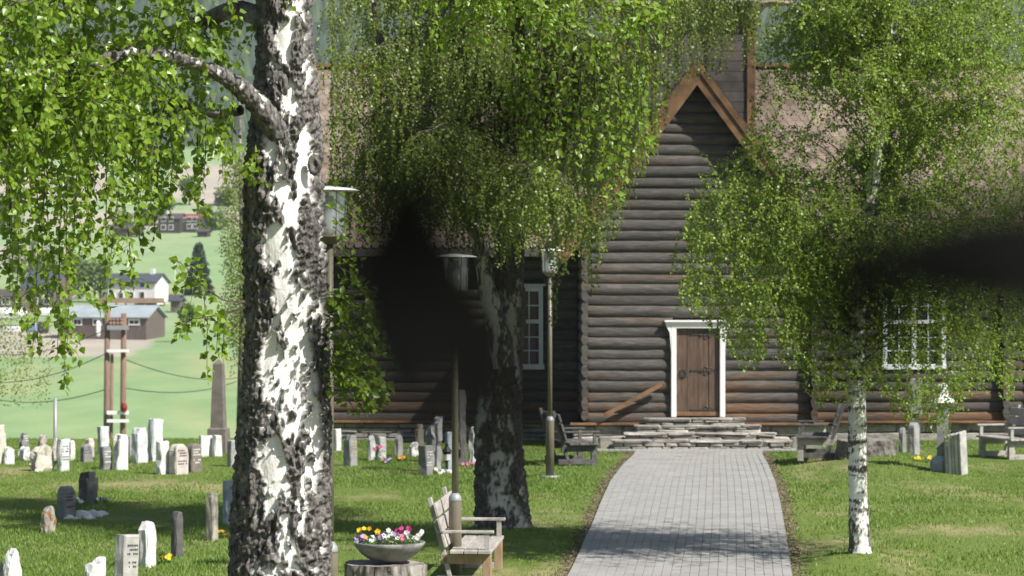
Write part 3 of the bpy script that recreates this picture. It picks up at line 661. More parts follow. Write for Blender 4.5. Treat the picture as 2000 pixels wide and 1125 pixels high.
for (fx, fz, cols, cnt, sp) in ((-.27, .13, ['orange', 'yellow'], 3, .05), (-.20, .15, ['orange'], 1, .02), (-.11, .12, ['yellow'], 2, .02), (-.27, .05, ['purple', 'violet'], 7, .06), (-.17, .04, ['violet', 'purple', 'white'], 7, .05), (-.08, .05, ['purple', 'violet'], 5, .04), (-.02, .09, ['white'], 6, .05), (.04, .10, ['violet', 'white'], 4, .03), (.12, .08, ['pink', 'white'], 4, .03), (.11, .15, ['magenta'], 5, .03), (.21, .17, ['magenta'], 4, .02), (.2, .12, ['white'], 5, .04), (.29, .08, ['white'], 9, .045)):
    for k in range(cnt):
        c = np.array([fx+rng.normal(0, sp*.6), rng.uniform(-.2, .05)*math.sqrt(max(0, 1-(fx/.38)**2)), fz+rng.normal(0, sp*.4)]); f = np.array([rng.normal(0, .4), -1, .6+rng.normal(0, .3)]); f /= np.linalg.norm(f)
        e1 = np.cross(f, [0, 0, 1.]); e1 /= np.linalg.norm(e1); e2 = np.cross(e1, f); ang = np.arange(5)*2*np.pi/5+rng.random(); dr = e1*np.cos(ang)[:, None]+e2*np.sin(ang)[:, None]
        obj('blossom', leaves_mesh('blossom', np.tile(c, (5, 1)), dr+f*.2, np.tile(f, (5, 1)), np.full(5, .031*rng.uniform(.8, 1.2)), M['fl_'+random.choice(cols)], .72), None, pl, False)
def gpos(px, py): d = DG(py); x = (px-1000)/F*d; return (x, d, gzf(x, d))
for px, py, rad, cols, nf, lab in ((320, 1102, .1, ['yellow'], 5, 'three bright yellow pansies in the grass in front of pale arched stone'), (437, 1052, .12, ['yellow', 'orange'], 5, 'yellow orange flower clump left of the big birch trunk'), (203, 985, .16, ['white', 'violet', 'blue'], 6, 'blue and white pansies beside the dark stepped gravestone'),
    (741, 905, .12, ['pink'], 9, 'tall pink bouquet in front of pale gravestone'), (754, 907, .1, ['violet', 'orange'], 8, 'small violet and orange flowers right of the pink bouquet'), (783, 902, .10, ['orange'], 6, 'orange blossoms lying on the grass left of the grey lettered stone'), (848, 926, .12, ['white', 'orange'], 8, 'white and orange flowers at the foot of the grey lettered stone'), (918, 915, .18, ['magenta', 'pink'], 10, 'magenta flowers on the grass left of the second birch trunk'), (1806, 924, .2, ['yellow'], 10, 'yellow flowers on the grass left of the capped column'), (1853, 930, .14, ['red'], 8, 'dark red flowers at the foot of the leaning striped slab'), (785, 845+55, .05, ['white'], 2, 'tiny white flowers by the orange blossoms'), (110, 908, .05, ['white'], 1, 'single white flower on the lawn at far left')):
    flower_clump('flower_clump', gpos(px, py), rad, cols, lab, nf, .36 if 'tall pink' in lab else .11, 60, .036 if py > 960 else .042)
RL = ['leftmost small white edging stone of the grave bed', 'large white edging stone in front of the bed plant', 'low white edging stone right of the bed plant', 'white edging stone near the right end of the bed', 'rightmost white edging stone of the bed', 'white edging stone at the back right of the bed', 'smallest white edging stone at the bed front', 'white edging stone touching the grey shouldered gravestone', 'white stone left below the grave lantern', 'white stone directly under the grave lantern', 'smallest white stone by the weathered double slab']
for ri, (px, py, r) in enumerate(((135, 1015, .1), (160, 1012, .16), (174, 1016, .1), (187, 1011, .13), (197, 1008, .12), (180, 1004, .1), (150, 1016, .08), (148, 1008, .09), (866, 922, .1), (880, 923, .09), (858, 925, .07))):
    bm = bmesh.new(); bmesh.ops.create_icosphere(bm, subdivisions=2, radius=r)
    for v in bm.verts: v.co *= 1+.35*fbm(np.array([v.co*9])+px, 2)[0]; v.co.z *= .75
    me = bpy.data.meshes.new('rock'); bm.to_mesh(me); bm.free(); me.materials.append(GM['white']); o = obj('white_rock', me); o.location = gpos(px, py)
    tag(o, RL[ri], 'rock', 'white grave edging stones' if px < 500 else 'white stones by weathered slab')
flower_clump('grave_plant', gpos(155, 1005), .2, ['white'], 'leafy green plant inside the ring of white stones', 2, .3, 160, .05, cat='plant')
# grave lantern
lx = gpos(873, 918); gl_ = root('grave_lantern', lx, 'small black grave lantern on a stem beside the lamp post', 'lantern')
MB().lathe([(.05, 0), (.02, .03), (.02, .16), (.05, .18), (.085, .36)], n=8).build('body', M['black'], gl_, False, False); MB().lathe([(.06, .19), (.08, .35)], n=8).build('glass', M['lamp_white'], gl_, False, False); MB().lathe([(.11, .36), (.03, .45), (.03, .5), (.001, .52)], n=8).build('roof', M['black'], gl_, False, False)
# ------------------------------------------------------------------ gravestones
def outline(kind, w, h):
    w2 = w/2
    if kind == 'arch':
        s = h-w2*.85; return [(-w2, 0), (w2, 0), (w2, s)]+[(w2*math.cos(a), s+w2*.85*math.sin(a)) for a in np.linspace(.15, math.pi-.15, 10)]+[(-w2, s)]
    if kind == 'shoulder': return [(-w2, 0), (w2, 0), (w2, h*.82), (w2*.75, h*.92), (w2*.4, h), (-w2*.4, h), (-w2*.75, h*.92), (-w2, h*.82)]
    if kind == 'point': return [(-w2, 0), (w2, 0), (w2*.85, h*.6), (w2*.45, h*.93), (0, h), (-w2*.5, h*.88), (-w2*.9, h*.55)]
    if kind == 'taper': return [(-w2, 0), (w2, 0), (w2*.9, h*.85), (w2*.6, h), (-w2*.6, h), (-w2*.9, h*.85)]
    if kind == 'step': return [(-w2, 0), (w2, 0), (w2, h*.8), (w2*.6, h*.82), (w2*.6, h), (-w2*.6, h), (-w2*.6, h*.82), (-w2, h*.8)]
    if kind == 'notch': return [(-w2, 0), (w2, 0), (w2, h), (w2*.5, h*.95), (0, h*.82), (-w2*.4, h*.85), (-w2*.95, h*.8)]
    if kind == 'bell': return [(-w2, 0), (w2, 0), (w2, h*.45), (w2*.75, h*.6), (w2*.5, h*.85), (w2*.25, h), (-w2*.25, h), (-w2*.5, h*.85), (-w2*.75, h*.6), (-w2, h*.45)]
    if kind == 'boulder': return [(-w2*.95, 0), (w2*.95, 0), (w2, h*.45), (w2*.8, h*.85), (w2*.25, h), (-w2*.35, h*.93), (-w2*.85, h*.7), (-w2, h*.3)]
    return [(-w2, 0), (w2, 0), (w2, h), (-w2, h)]
def gravestone(px0, px1, yt, yb, kind, mat, label, yaw=62, f=.42, rough=.01, letters=None, tilt=0, lean=0):
    d = DG(yb); xc = ((px0+px1)/2-1000)/F*d; Wm = (px1-px0)/F*d; h = (yb-yt)/F*d; a = R(yaw); t = max(.06, f*Wm/math.sin(a)); w = max(.1, (1-f)*Wm/math.cos(a))
    r = root('gravestone', (xc, d, gzf(xc, d)-.03), label, 'gravestone', 'churchyard gravestones', a); r.rotation_euler = (R(tilt), R(lean), a)
    h += .03; poly = outline(kind, w, h); bm = bmesh.new(); c = min(.018, t*.15)
    ctr = (0, h/2); rings = []
    for yy, s in ((-t/2, c), (-t/2+c, 0), (t/2-c, 0), (t/2, c)):
        rings.append([bm.verts.new((x*(1-s/(w/2)), yy, ctr[1]+(z-ctr[1])*(1-s/(h/2)) if z > .01 else z)) for x, z in poly])
    n = len(poly)
    for i in range(3):
        for k in range(n): bm.faces.new((rings[i][k], rings[i][(k+1) % n], rings[i+1][(k+1) % n], rings[i+1][k]))
    bm.faces.new(rings[0][::-1]); bm.faces.new(rings[3])
    if rough > .004:
        bmesh.ops.triangulate(bm, faces=bm.faces[:])
        for _ in range(2 if h < .9 else 3): bmesh.ops.subdivide_edges(bm, edges=[e for e in bm.edges if e.calc_length() > .07], cuts=1); bmesh.ops.triangulate(bm, faces=bm.faces[:])
        co = np.array([v.co[:] for v in bm.verts]); k = rough*3.2
        o3 = np.stack([fbm(co*np.array([9,9,6])+px0+q*31, 3) for q in range(3)], 1)
        side = (np.abs(co[:, 1]) < t/2-.004) | (rough > .02); o3 = o3*k*side[:, None]; 
        for v, o in zip(bm.verts, o3): v.co += Vector(o*np.array([1, .8, .6 if v.co.z > .05 else 0]))
    bmesh.ops.recalc_face_normals(bm, faces=bm.faces[:]); me = bpy.data.meshes.new('slab'); bm.to_mesh(me); bm.free(); me.materials.append(mat); obj('slab', me, None, r, False)
    if letters:
        mb = MB(); z = h*.78; ln = 0
        while z > h*.32:
            x = -w*.34
            while x < w*.32:
                l = rng.uniform(.025, .07)*w/.5
                if rng.random() < .85 and ln % 4 != 3: mb.box((x, -t/2-.004, z), (min(x+l, w*.36), -t/2+.012, z+.022*max(1, h/.8)))
                x += l+.012
            z -= .05*max(1, h/.8); ln += 1
        tag(mb.build('lettering', letters, r, False, False), kind='stuff')
    return r
LT_D = plain('carved_letters_dark', (.05,.05,.05), .7); LT_W = plain('painted_letters_white', (.75,.74,.70), .6); LT_G = plain('gilded_letters', (.6,.48,.22), .5)
GS = [
 (-8, 9, 1098, 1150, 'point', 'pale', 'sliver of a pale gravestone cut by the lower left edge', dict()),
 (6, 41, 1072, 1152, 'point', 'white', 'pointed white gravestone near the lower left corner', dict(rough=.018)),
 (166, 206, 1088, 1150, 'notch', 'pale', 'low pale gravestone with a notched rough top at lower left', dict(rough=.02)),
 (222, 268, 1045, 1140, 'flat', 'granite', 'large leaning granite gravestone with carved panel at lower left', dict(letters=LT_D, f=.5, lean=4)),
 (272, 305, 1018, 1106, 'shoulder', 'white', 'pale arched gravestone beside the bright yellow pansies', dict(f=.55, rough=.012)),
 (333, 359, 1000, 1086, 'taper', 'dark', 'slender dark grey gravestone between pale arched stone and birch', dict(f=.6)),
 (401, 427, 963, 1056, 'taper', 'beige', 'tall narrow beige gravestone left of the big birch', dict(f=.62, rough=.015)),
 (436, 464, 938, 1026, 'flat', 'bluegrey', 'blue grey gravestone partly hidden by the big birch trunk', dict(f=.3)),
 (80, 107, 988, 1039, 'boulder', 'lichen', 'small gravestone with orange lichen patches', dict(rough=.015)),
 (112, 147, 950, 1014, 'shoulder', 'midgrey', 'grey shouldered gravestone behind the white edging stones', dict(letters=LT_D, f=.5)),
 (154, 190, 921, 986, 'step', 'dark', 'dark gravestone with a stepped top in the tree shade', dict(f=.5, rough=.018)),
 (-10, 11, 830, 907, 'step', 'cream', 'cream memorial stone cut by the left edge', dict(rough=.02)),
 (3, 30, 872, 907, 'boulder', 'white', 'rounded white boulder gravestone at the left edge', dict(rough=.02, yaw=40)),
 (37, 57, 845, 876, 'bell', 'midgrey', 'dark bell-shaped gravestone with white lettering at far left', dict(letters=LT_W, yaw=50)),
 (37, 63, 871, 900, 'boulder', 'white', 'squat white boulder below the bell-shaped stone', dict(rough=.03, yaw=40)),
 (74, 93, 846, 880, 'point', 'beige', 'pointed beige gravestone left of the thin grey pole', dict(rough=.03, yaw=45)),
 (58, 103, 871, 921, 'boulder', 'cream', 'broad cream boulder with one dark flank', dict(rough=.035, yaw=45)),
 (103, 116, 856, 897, 'point', 'pink', 'narrow pinkish gravestone at the foot of the grey pole', dict(rough=.02)),
 (111, 136, 858, 921, 'flat', 'bluepale', 'pale block gravestone right of the cream boulder', dict(rough=.015, letters=LT_D, yaw=50)),
 (132, 147, 860, 898, 'arch', 'white', 'clean white round-topped stone behind the pale block', dict(yaw=40)),
 (156, 180, 867, 903, 'arch', 'midgrey', 'grey arched gravestone with dark cross lettering', dict(letters=LT_D, yaw=50)),
 (166, 185, 855, 894, 'arch', 'pink', 'pinkish arched gravestone behind the grey arched one', dict(yaw=45)),
 (190, 213, 833, 888, 'flat', 'bluepale', 'tall flat white gravestone in front of the utility poles', dict(yaw=50, rough=.012)),
 (194, 219, 872, 918, 'flat', 'midgrey', 'square grey gravestone with white lettering', dict(letters=LT_W, yaw=50)),
 (219, 250, 849, 918, 'taper', 'white', 'tall rough white gravestone leaning slightly right of utility poles', dict(rough=.02, yaw=50, lean=3)),
 (249, 260, 853, 891, 'flat', 'grey', 'narrow grey gravestone between two tall white ones', dict()),
 (257, 289, 836, 904, 'taper', 'bluepale', 'tapered bluish white gravestone left of the tallest', dict(rough=.015, yaw=50)),
 (287, 316, 818, 901, 'flat', 'bluepale', 'tallest pale gravestone of the far row', dict(rough=.018, yaw=48, lean=3)),
 (304, 331, 863, 926, 'flat', 'white', 'whitish block gravestone in front of the tallest one', dict(rough=.018, yaw=50)),
 (330, 368, 867, 926, 'arch', 'pink', 'pinkish white gravestone with a dark seam', dict(rough=.015, yaw=50, letters=LT_D)),
 (364, 394, 866, 921, 'arch', 'brown', 'brown arched gravestone with white lettering', dict(letters=LT_W, yaw=52)),
 (388, 414, 851, 893, 'flat', 'white', 'plain white gravestone left of the obelisk base', dict(yaw=35, f=.2)),
 (413, 434, 851, 893, 'flat', 'white', 'narrow white gravestone in front of the obelisk', dict(rough=.015, yaw=45)),
 (443, 466, 860, 912, 'flat', 'grey', 'grey gravestone right of the obelisk touching the birch outline', dict(rough=.014, yaw=50)),
 (650, 667, 838, 881, 'flat', 'white', 'white gravestone just right of the big birch trunk', dict(yaw=40)),
 (670, 699, 850, 911, 'taper', 'grey', 'grey gravestone with gilded lettering right of the big birch', dict(letters=LT_G, yaw=52, f=.5)),
 (718, 733, 850, 900, 'shoulder', 'pale', 'pale slender gravestone left of the pink bouquet', dict(rough=.014)),
 (733, 755, 853, 899, 'flat', 'pale', 'pale gravestone behind the pink bouquet', dict(yaw=45)),
 (770, 786, 850, 893, 'shoulder', 'grey', 'small leaning grey gravestone before the foundation wall', dict(lean=4, rough=.012)),
 (796, 818, 861, 891, 'boulder', 'white', 'lumpy white boulder gravestone near the weathered slab', dict(rough=.03, yaw=40)),
 (811, 828, 828, 877, 'step', 'brown', 'brown post-like gravestone behind the white boulder', dict()),
 (817, 846, 870, 927, 'flat', 'midgrey', 'grey gravestone with white lettering before the weathered slab', dict(letters=LT_W, yaw=52, f=.55)),
 (831, 864, 812, 921, 'notch', 'grey', 'weathered double slab with a dark hollow', dict(rough=.028, yaw=45)),
 (868, 884, 843, 915, 'flat', 'bluegrey', 'blue grey slab half hidden by the grave lantern', dict(yaw=40)),
 (889, 913, 763, 905, 'taper', 'dark', 'very tall dark rough slab behind the middle lamp post', dict(rough=.03, lean=-2)),
 (915, 938, 833, 904, 'taper', 'pale', 'pale tapered gravestone left of the second birch trunk', dict(rough=.02)),
 (1754, 1771, 848, 901, 'shoulder', 'midgrey', 'narrow dark gravestone right of the low stump', dict()),
 (1771, 1798, 838, 904, 'arch', 'grey', 'grey arched gravestone in front of the tall block', dict(f=.5)),
]
for q in GS: gravestone(q[0], q[1], q[2], q[3], q[4], GM[q[5]], q[6], **q[7])
def mono(label, px, yb, build, mats, name='gravestone', cat='gravestone'):
    d = DG(yb); x = (px-1000)/F*d; r = root(name, (x, d, gzf(x, d)-.02), label, cat, 'churchyard gravestones' if cat == 'gravestone' else None, R(35)); build(r, F/d); return r
def obel(r, s):
    MB().lathe([(.29, 0), (.27, .55), (.23, .58)], n=4).build('pedestal', GM['brown'], r, False, False); MB().lathe([(.20, .58), (.14, 1.92), (.001, 2.03)], n=4).build('shaft', GM['brown'], r, False, False)
mono('tall brown granite obelisk left of the big birch', 427, 887, obel, None, 'obelisk', 'obelisk')
def blk(r, s):
    MB().lathe([(.13, 0), (.12, .75), (.10, .85)], n=4).build('post', GM['dark'], r, False, False); MB().lathe([(.17, .85), (.175, 1.55), (.16, 1.6)], n=4).build('block', GM['grey'], r, False, False)
mono('tall grey block gravestone on a dark post before the log wall', 1789, 885, blk, None)
def capd(r, s):
    MB().lathe([(.23, 0), (.23, .22), (.13, .32)], n=8).build('urn_base', GM['bluegrey'], r, False, False); MB().lathe([(.15, .32), (.14, 1.3)], n=4).build('shaft', GM['midgrey'], r, False, False)
    MB().lathe([(.25, 1.3), (.2, 1.36), (.11, 1.45), (.1, 1.62), (.03, 1.66)], n=12).build('cap', GM['white'], r, False, False)
mono('grey memorial column with a white cap right of the slim birch', 1841, 932, capd, None)
def striped(r, s):
    r.rotation_euler = (0, R(-7), R(60))
    for k in range(5): MB().box((-.16, -.17+k*.066, 0), (.16, -.112+k*.066, .82-k*.02), None, .01).build('slab', GM['pale' if k % 2 else 'granite'], r, False, False)
mono('striped pale slabs leaning together right of the capped column', 1868, 934, striped, None)
tag(MB().lathe([(.045, -1), (.04, .95)], ((108-1000)/F*63.5, 63.5, .08), 10).build('thin_pole', M['steel'], None, True), 'thin grey metal pole behind the far left gravestones', 'pole')
# ------------------------------------------------------------------ birches
def trunk(name, path, rad, parent, mat, nth, nz, bias, amp=.02, sc=1.0, seed=0, horiz=False):
    path = np.array([tuple(p) for p in path]); seg = np.concatenate([[0], np.cumsum(np.linalg.norm(np.diff(path, axis=0), axis=1))]); t = np.linspace(0, seg[-1], nz)
    def sm(a):
        y = np.interp(t, seg, a); k = max(3, nz//40)|1; yp = np.pad(y, k//2, mode='edge'); return np.convolve(yp, np.ones(k)/k, 'valid')
    C = np.stack([sm(path[:, i]) for i in range(3)], 1); Rr = sm(np.array(rad)); T = np.gradient(C, axis=0); T /= np.linalg.norm(T, axis=1, keepdims=True)
    X = np.cross(np.array([0., 1, 0]), T); X /= np.linalg.norm(X, axis=1, keepdims=True); Y = np.cross(T, X)
    th = np.linspace(0, 2*np.pi, nth, endpoint=False); ct, st = np.cos(th), np.sin(th)
    rn = Rr[:, None]*np.ones(nth); pos = C[:, None]+X[:, None]*(ct[None, :, None]*rn[..., None])+Y[:, None]*(st[None, :, None]*rn[..., None])
    n = nz*nth; q = pos.reshape(-1, 3)*sc+seed
    wrp = np.stack([fbm(q*3+5, 2), fbm(q*3+25, 2), fbm(q*2+45, 2)], 1)
    big = fbm(q*np.array([13,13,4.6])+wrp*1.1, 4); fine = fbm(q*np.array([55,55,20]), 4)
    xx = np.tile(ct, nz); yy = np.tile(st, nz); zz = np.repeat(C[:, 2], nth)
    if horiz:
        hb = fbm(q*np.array([4.5,4.5,17])+wrp*.5, 3); lowz = sstep(1.0, .3, np.repeat(C[:, 2], nth)); big = hb*(1-lowz)+big*lowz
    mk = big*1.45+fine*.8+bias(xx, yy, zz); m = 1/(1+np.exp(-mk*32))
    rid = 1-np.abs(fbm(q*np.array([32,32,9])+wrp*1.2, 3))*4; crack = 1-np.abs(fbm(q*np.array([20,20,24])+7, 3))*4
    disp = m*(.35+.65*np.clip(rid, -1, 1)+.35*np.clip(crack, -1, 1)+.5*fine)*amp+(1-m)*(-.3*amp+fbm(q*6, 2)*amp*.3)
    nor = (X[:, None]*ct[None, :, None]+Y[:, None]*st[None, :, None]).reshape(-1, 3); lum = fbm(pos.reshape(-1, 3)*np.array([2.2,2.2,1.3])+seed, 2)*Rr.max()*.13
    v = pos.reshape(-1, 3)+nor*(disp+lum)[:, None]
    i = np.arange(n).reshape(nz, nth); j = np.roll(i, -1, 1); f = np.stack([i[:-1].ravel(), j[:-1].ravel(), j[1:].ravel(), i[1:].ravel()], 1)
    me = mesh_np(name, v, f, mat, True); at = me.attributes.new('bark', 'FLOAT', 'POINT'); at.data.foreach_set('value', np.clip(m, 0, 1).astype(np.float32))
    return obj(name, me, None, parent)
def smooth_path(pts, n):
    pts = np.array([tuple(p) for p in pts], float); s = np.concatenate([[0], np.cumsum(np.linalg.norm(np.diff(pts, axis=0), axis=1))]); t = np.linspace(0, s[-1], n)
    # catmull-rom like smoothing by repeated averaging
    q = np.stack([np.interp(t, s, pts[:, i]) for i in range(3)], 1)
    for _ in range(2): q[1:-1] = (q[:-2]+2*q[1:-1]+q[2:])/4
    return q
class Crown:
    def __init__(s, keep=None): s.tw = MB(); s.lp = []; s.ld = []; s.ls = []; s.keep = keep; s.cat = []
    def shoot(s, p0, v0, L, droop, leafL, step, r0=.0022, side=.5, wig=.12, n=7):
        p = np.array(p0, float); v = np.array(v0, float); v /= np.linalg.norm(v)+1e-9; pts = [p.copy()]; h = L/(n-1)
        for i in range(n-1):
            v = v+np.array([0, 0, -droop])*h*6+rng.normal(0, wig, 3)*.35; v /= np.linalg.norm(v); p = p+v*h; pts.append(p.copy())
        pts = np.array(pts)
        if s.keep is not None and not (s.keep(pts[-1]) and s.keep(pts[n//2])): return None
        s.tw.tube(pts.tolist(), list(np.linspace(r0, r0*.35, n)), 3, False)
        m = max(2, int(L/step)); t = (np.arange(m)+rng.random(m))/m; idx = t*(n-1); i0 = np.minimum(idx.astype(int), n-2); fr = (idx-i0)[:, None]
        lp = pts[i0]*(1-fr)+pts[i0+1]*fr; tg = pts[i0+1]-pts[i0]; tg /= np.linalg.norm(tg, axis=1, keepdims=True)
        rd = rng.normal(0, 1, (m, 3)); dr = tg*.35+rd*side+np.array([0, 0, -.45])
        dr /= np.linalg.norm(dr, axis=1, keepdims=True)
        s.lp.append(lp+dr*leafL*.35); s.ld.append(dr); s.ls.append(leafL*rng.uniform(.6, 1.15, m)); return pts
    def branch(s, pts, rad, r1, nshoot, Ls, droop, leafL, step, spread=.8, up=.0, t0=.15, parent=None, obj_name=None, mat=None, sub=0):
        q = smooth_path(pts, max(10, len(pts)*5)); 
        k = np.cumsum(rng.normal(0, rad*.25, q.shape), axis=0)*.5; k[0] = 0; q = q+k
        mb = s.tw if obj_name is None else MB()
        mb.tube(q.tolist(), list(r1+(rad-r1)*(1-np.linspace(0, 1, len(q)))**1.7), 7 if rad > .02 else 4, False)
        if obj_name: mb.build(obj_name, mat, parent, True)
        for i in range(nshoot):
            t = rng.uniform(t0, 1); a = t*(len(q)-1); i0 = min(int(a), len(q)-2); p = q[i0]+(q[i0+1]-q[i0])*(a-i0); tg = q[i0+1]-q[i0]; tg = tg/np.linalg.norm(tg)
            v = tg*.5+rng.normal(0, spread, 3)*np.array([1, 1, .6])+np.array([0, 0, up])
            L = Ls*rng.uniform(.45, 1.25)
            if sub and rng.random() < sub:
                z = s.shoot(p, v, L*1.1, droop*.35, leafL, step*2, .005, n=6)
                if z is not None:
                    for kk in range(5):
                        w = z[rng.integers(1, 6)]; s.shoot(w, rng.normal(0, 1, 3)*np.array([1, 1, .5])+v*.4, L*.75*rng.uniform(.5, 1.2), droop, leafL, step)
            else: s.shoot(p, v, L, droop, leafL, step)
        return q
    def finish(s, parent, mat, wid=.42, kind=6, name='crown'):
        lp, ld, ls = np.concatenate(s.lp), np.concatenate(s.ld), np.concatenate(s.ls); nr = rng.normal(0, 1, lp.shape)+np.array([.65, -.6, .65])
        tag(obj(name, leaves_mesh(name, lp, ld, nr, ls, mat, wid, kind), None, parent), kind='stuff')
        tag(s.tw.build('twigs', M['twig'], parent), kind='stuff'); print(name, 'leaves', len(lp))
def tproj(p): return 1000+p[0]/p[1]*F, 562.5-(p[2]-H)/p[1]*F
# --- big birch in front
D1 = 17.0
b1 = root('birch_tree', ((549-1000)/F*D1, D1, gzf(-1.4, D1)), 'big old birch with rugged black and white trunk in the left foreground', 'tree')
pts = [(545, 1420, 140), (548, 1300, 112), (549, 1125, 99), (553, 960, 93), (559, 800, 88), (561, 600, 82), (557, 480, 82), (553, 380, 80), (554, 300, 70), (556, 220, 60), (558, 150, 55), (557, 50, 50), (552, -100, 46), (555, -250, 43)]
ptu = [(555, -235, 43), (560, -500, 38), (575, -1200, 28), (570, -2200, 14), (560, -3000, 4)]
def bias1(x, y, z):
    b = .115+.55*sstep(-.45, -.85, x)+.22*sstep(.75, .98, x)  # left flank's shade is put into the mask as extra dark bark
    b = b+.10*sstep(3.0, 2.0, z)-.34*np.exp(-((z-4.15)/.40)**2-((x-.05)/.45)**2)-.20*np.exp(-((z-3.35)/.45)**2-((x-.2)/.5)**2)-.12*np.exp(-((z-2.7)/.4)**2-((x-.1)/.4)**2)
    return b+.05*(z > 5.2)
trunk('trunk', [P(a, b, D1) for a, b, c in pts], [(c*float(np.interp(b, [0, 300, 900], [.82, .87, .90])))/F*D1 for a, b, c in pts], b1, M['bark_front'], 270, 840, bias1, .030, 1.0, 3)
trunk('stem', [P(a, b, D1) for a, b, c in ptu], [c*.82/F*D1 for a, b, c in ptu], b1, M['bark_front'], 60, 200, lambda x, y, z: .05+0*x, .015, 1.0, 3)
lb = [(585, 330, 17.0, 40), (565, 290, 16.93, 36), (540, 250, 16.84, 27), (505, 205, 16.76, 21), (470, 172, 16.68, 18), (430, 145, 16.5, 14), (380, 122, 16.3, 12), (320, 108, 16.15, 10.5), (260, 100, 16.0, 9), (190, 118, 15.85, 7.5), (120, 150, 15.7, 6), (50, 195, 15.6, 4.5), (-20, 240, 15.5, 2.5)]
trunk('limb', [P(a, b, d) for a, b, d, c in lb], [c*.75/F*16.6 for a, b, d, c in lb], b1, M['bark_front'], 60, 260, lambda x, y, z: .34+0*x, .012, 1.4, 9)
for kn, (kx, ky, kr) in enumerate(((546, 165, .07), (628, 322, .05), (553, 455, .035), (560, 560, .03))):
    bm = bmesh.new(); bmesh.ops.create_icosphere(bm, subdivisions=4, radius=1)
    for v in bm.verts:
        q = v.co.copy(); rr = math.hypot(q.x, q.z); v.co = Vector((q.x*kr*.8, q.y*kr*.45, q.z*kr*1.25)); v.co.y += kr*.5*max(0, 1-rr/.55)*(q.y < 0); v.co *= 1+.22*fbm(np.array([q*4])+kn, 3)[0]
    me = bpy.data.meshes.new('knot'); bm.to_mesh(me); bm.free(); me.polygons.foreach_set('use_smooth', np.ones(len(me.polygons), bool)); me.materials.append(M['bark_front']); at = me.attributes.new('bark', 'FLOAT', 'POINT'); at.data.foreach_set('value', np.ones(len(me.vertices), np.float32)); o = obj('knot', me, None, b1); o.location = P(kx-(14 if kn == 1 else 0), ky, D1-(.145 if ky < 200 else .17))
def edge(xs, ys): return lambda px: np.interp(px, xs, ys)
low1 = edge([-80, 0, 40, 80, 110, 130, 150, 175, 200, 225, 250, 280, 330, 370, 395, 420, 445, 470, 500, 640, 700, 800, 900, 1000, 1100, 1180, 1240, 1275, 1300, 1400], [560, 570, 590, 640, 660, 740, 640, 480, 500, 540, 470, 390, 400, 380, 440, 440, 330, 310, 140, 60, 200, 240, 230, 300, 400, 440, 360, 420, 60, 40])
def keep1(p):
    x, y = tproj(p)
    if y > low1(x): return False
    if 505 < x < 625 and p[1] < D1+.3 and y > 110: return False
    return True
c1 = Crown(keep1)
def limb(c, name, pl, r0, r1, parent, ns, Ls, droop, leafL, step, **k): return c.branch([P(*q) for q in pl], r0, r1, ns, Ls, droop, leafL, step, parent=parent, obj_name=name, mat=M['limb'], **k)
LF = .05
# limbs to the left (visible dark wood) and overhead
for pl, r0, r1, ns in (([(330, 110, 16.17), (260, 100, 16.0), (120, 150, 15.7), (-20, 240, 15.5)], .008, .006, 46),
                       ([(545, 60, 17), (470, 20, 17.3), (380, 40, 17.6), (270, 90, 17.9), (150, 130, 18.1), (30, 160, 18.3), (-90, 220, 18.4)], .05, .012, 46),
                       ([(548, -60, 17), (450, -130, 16.4), (330, -110, 16.0), (200, -60, 15.8), (70, 0, 15.6), (-60, 80, 15.4)], .05, .012, 50),
                       ([(548, -200, 17), (440, -300, 17.7), (300, -260, 18.2), (150, -170, 18.6), (0, -80, 18.8), (-150, 40, 19)], .05, .012, 46),
                       ([(470, 215, 17.0), (420, 225, 17.1), (350, 205, 17.3), (300, 220, 17.4), (230, 260, 17.5), (120, 275, 17.6), (30, 280, 17.6)], .022, .008, 34),
                       ([(555, -60, 17.1), (660, -160, 17.8), (780, -150, 18.6), (900, -90, 19.4), (1020, -20, 20.0), (1130, 60, 20.4)], .05, .010, 30),
                       ([(560, -150, 17), (700, -290, 17.4), (860, -260, 18.0), (1040, -170, 18.8), (1180, -60, 19.4), (1270, 60, 19.8)], .05, .010, 34),
                       ([(575, -400, 17), (450, -650, 16.2), (250, -640, 15.6), (50, -500, 15.2)], .05, .012, 30), ([(575, -500, 17), (720, -760, 17.8), (920, -720, 18.8), (1100, -600, 19.6)], .05, .012, 26),
                       ([(575, -800, 17), (480, -1200, 18), (280, -1250, 19), (60, -1100, 19.6)], .045, .012, 22), ([(575, -1000, 17), (760, -1400, 16.6), (980, -1380, 16.4)], .045, .012, 20)):
    q = limb(c1, 'limb', pl, r0*1.5, r1, b1, int(ns*1.45), .55, .55, LF, .021, spread=.8, up=.05, sub=.55, t0=.2)
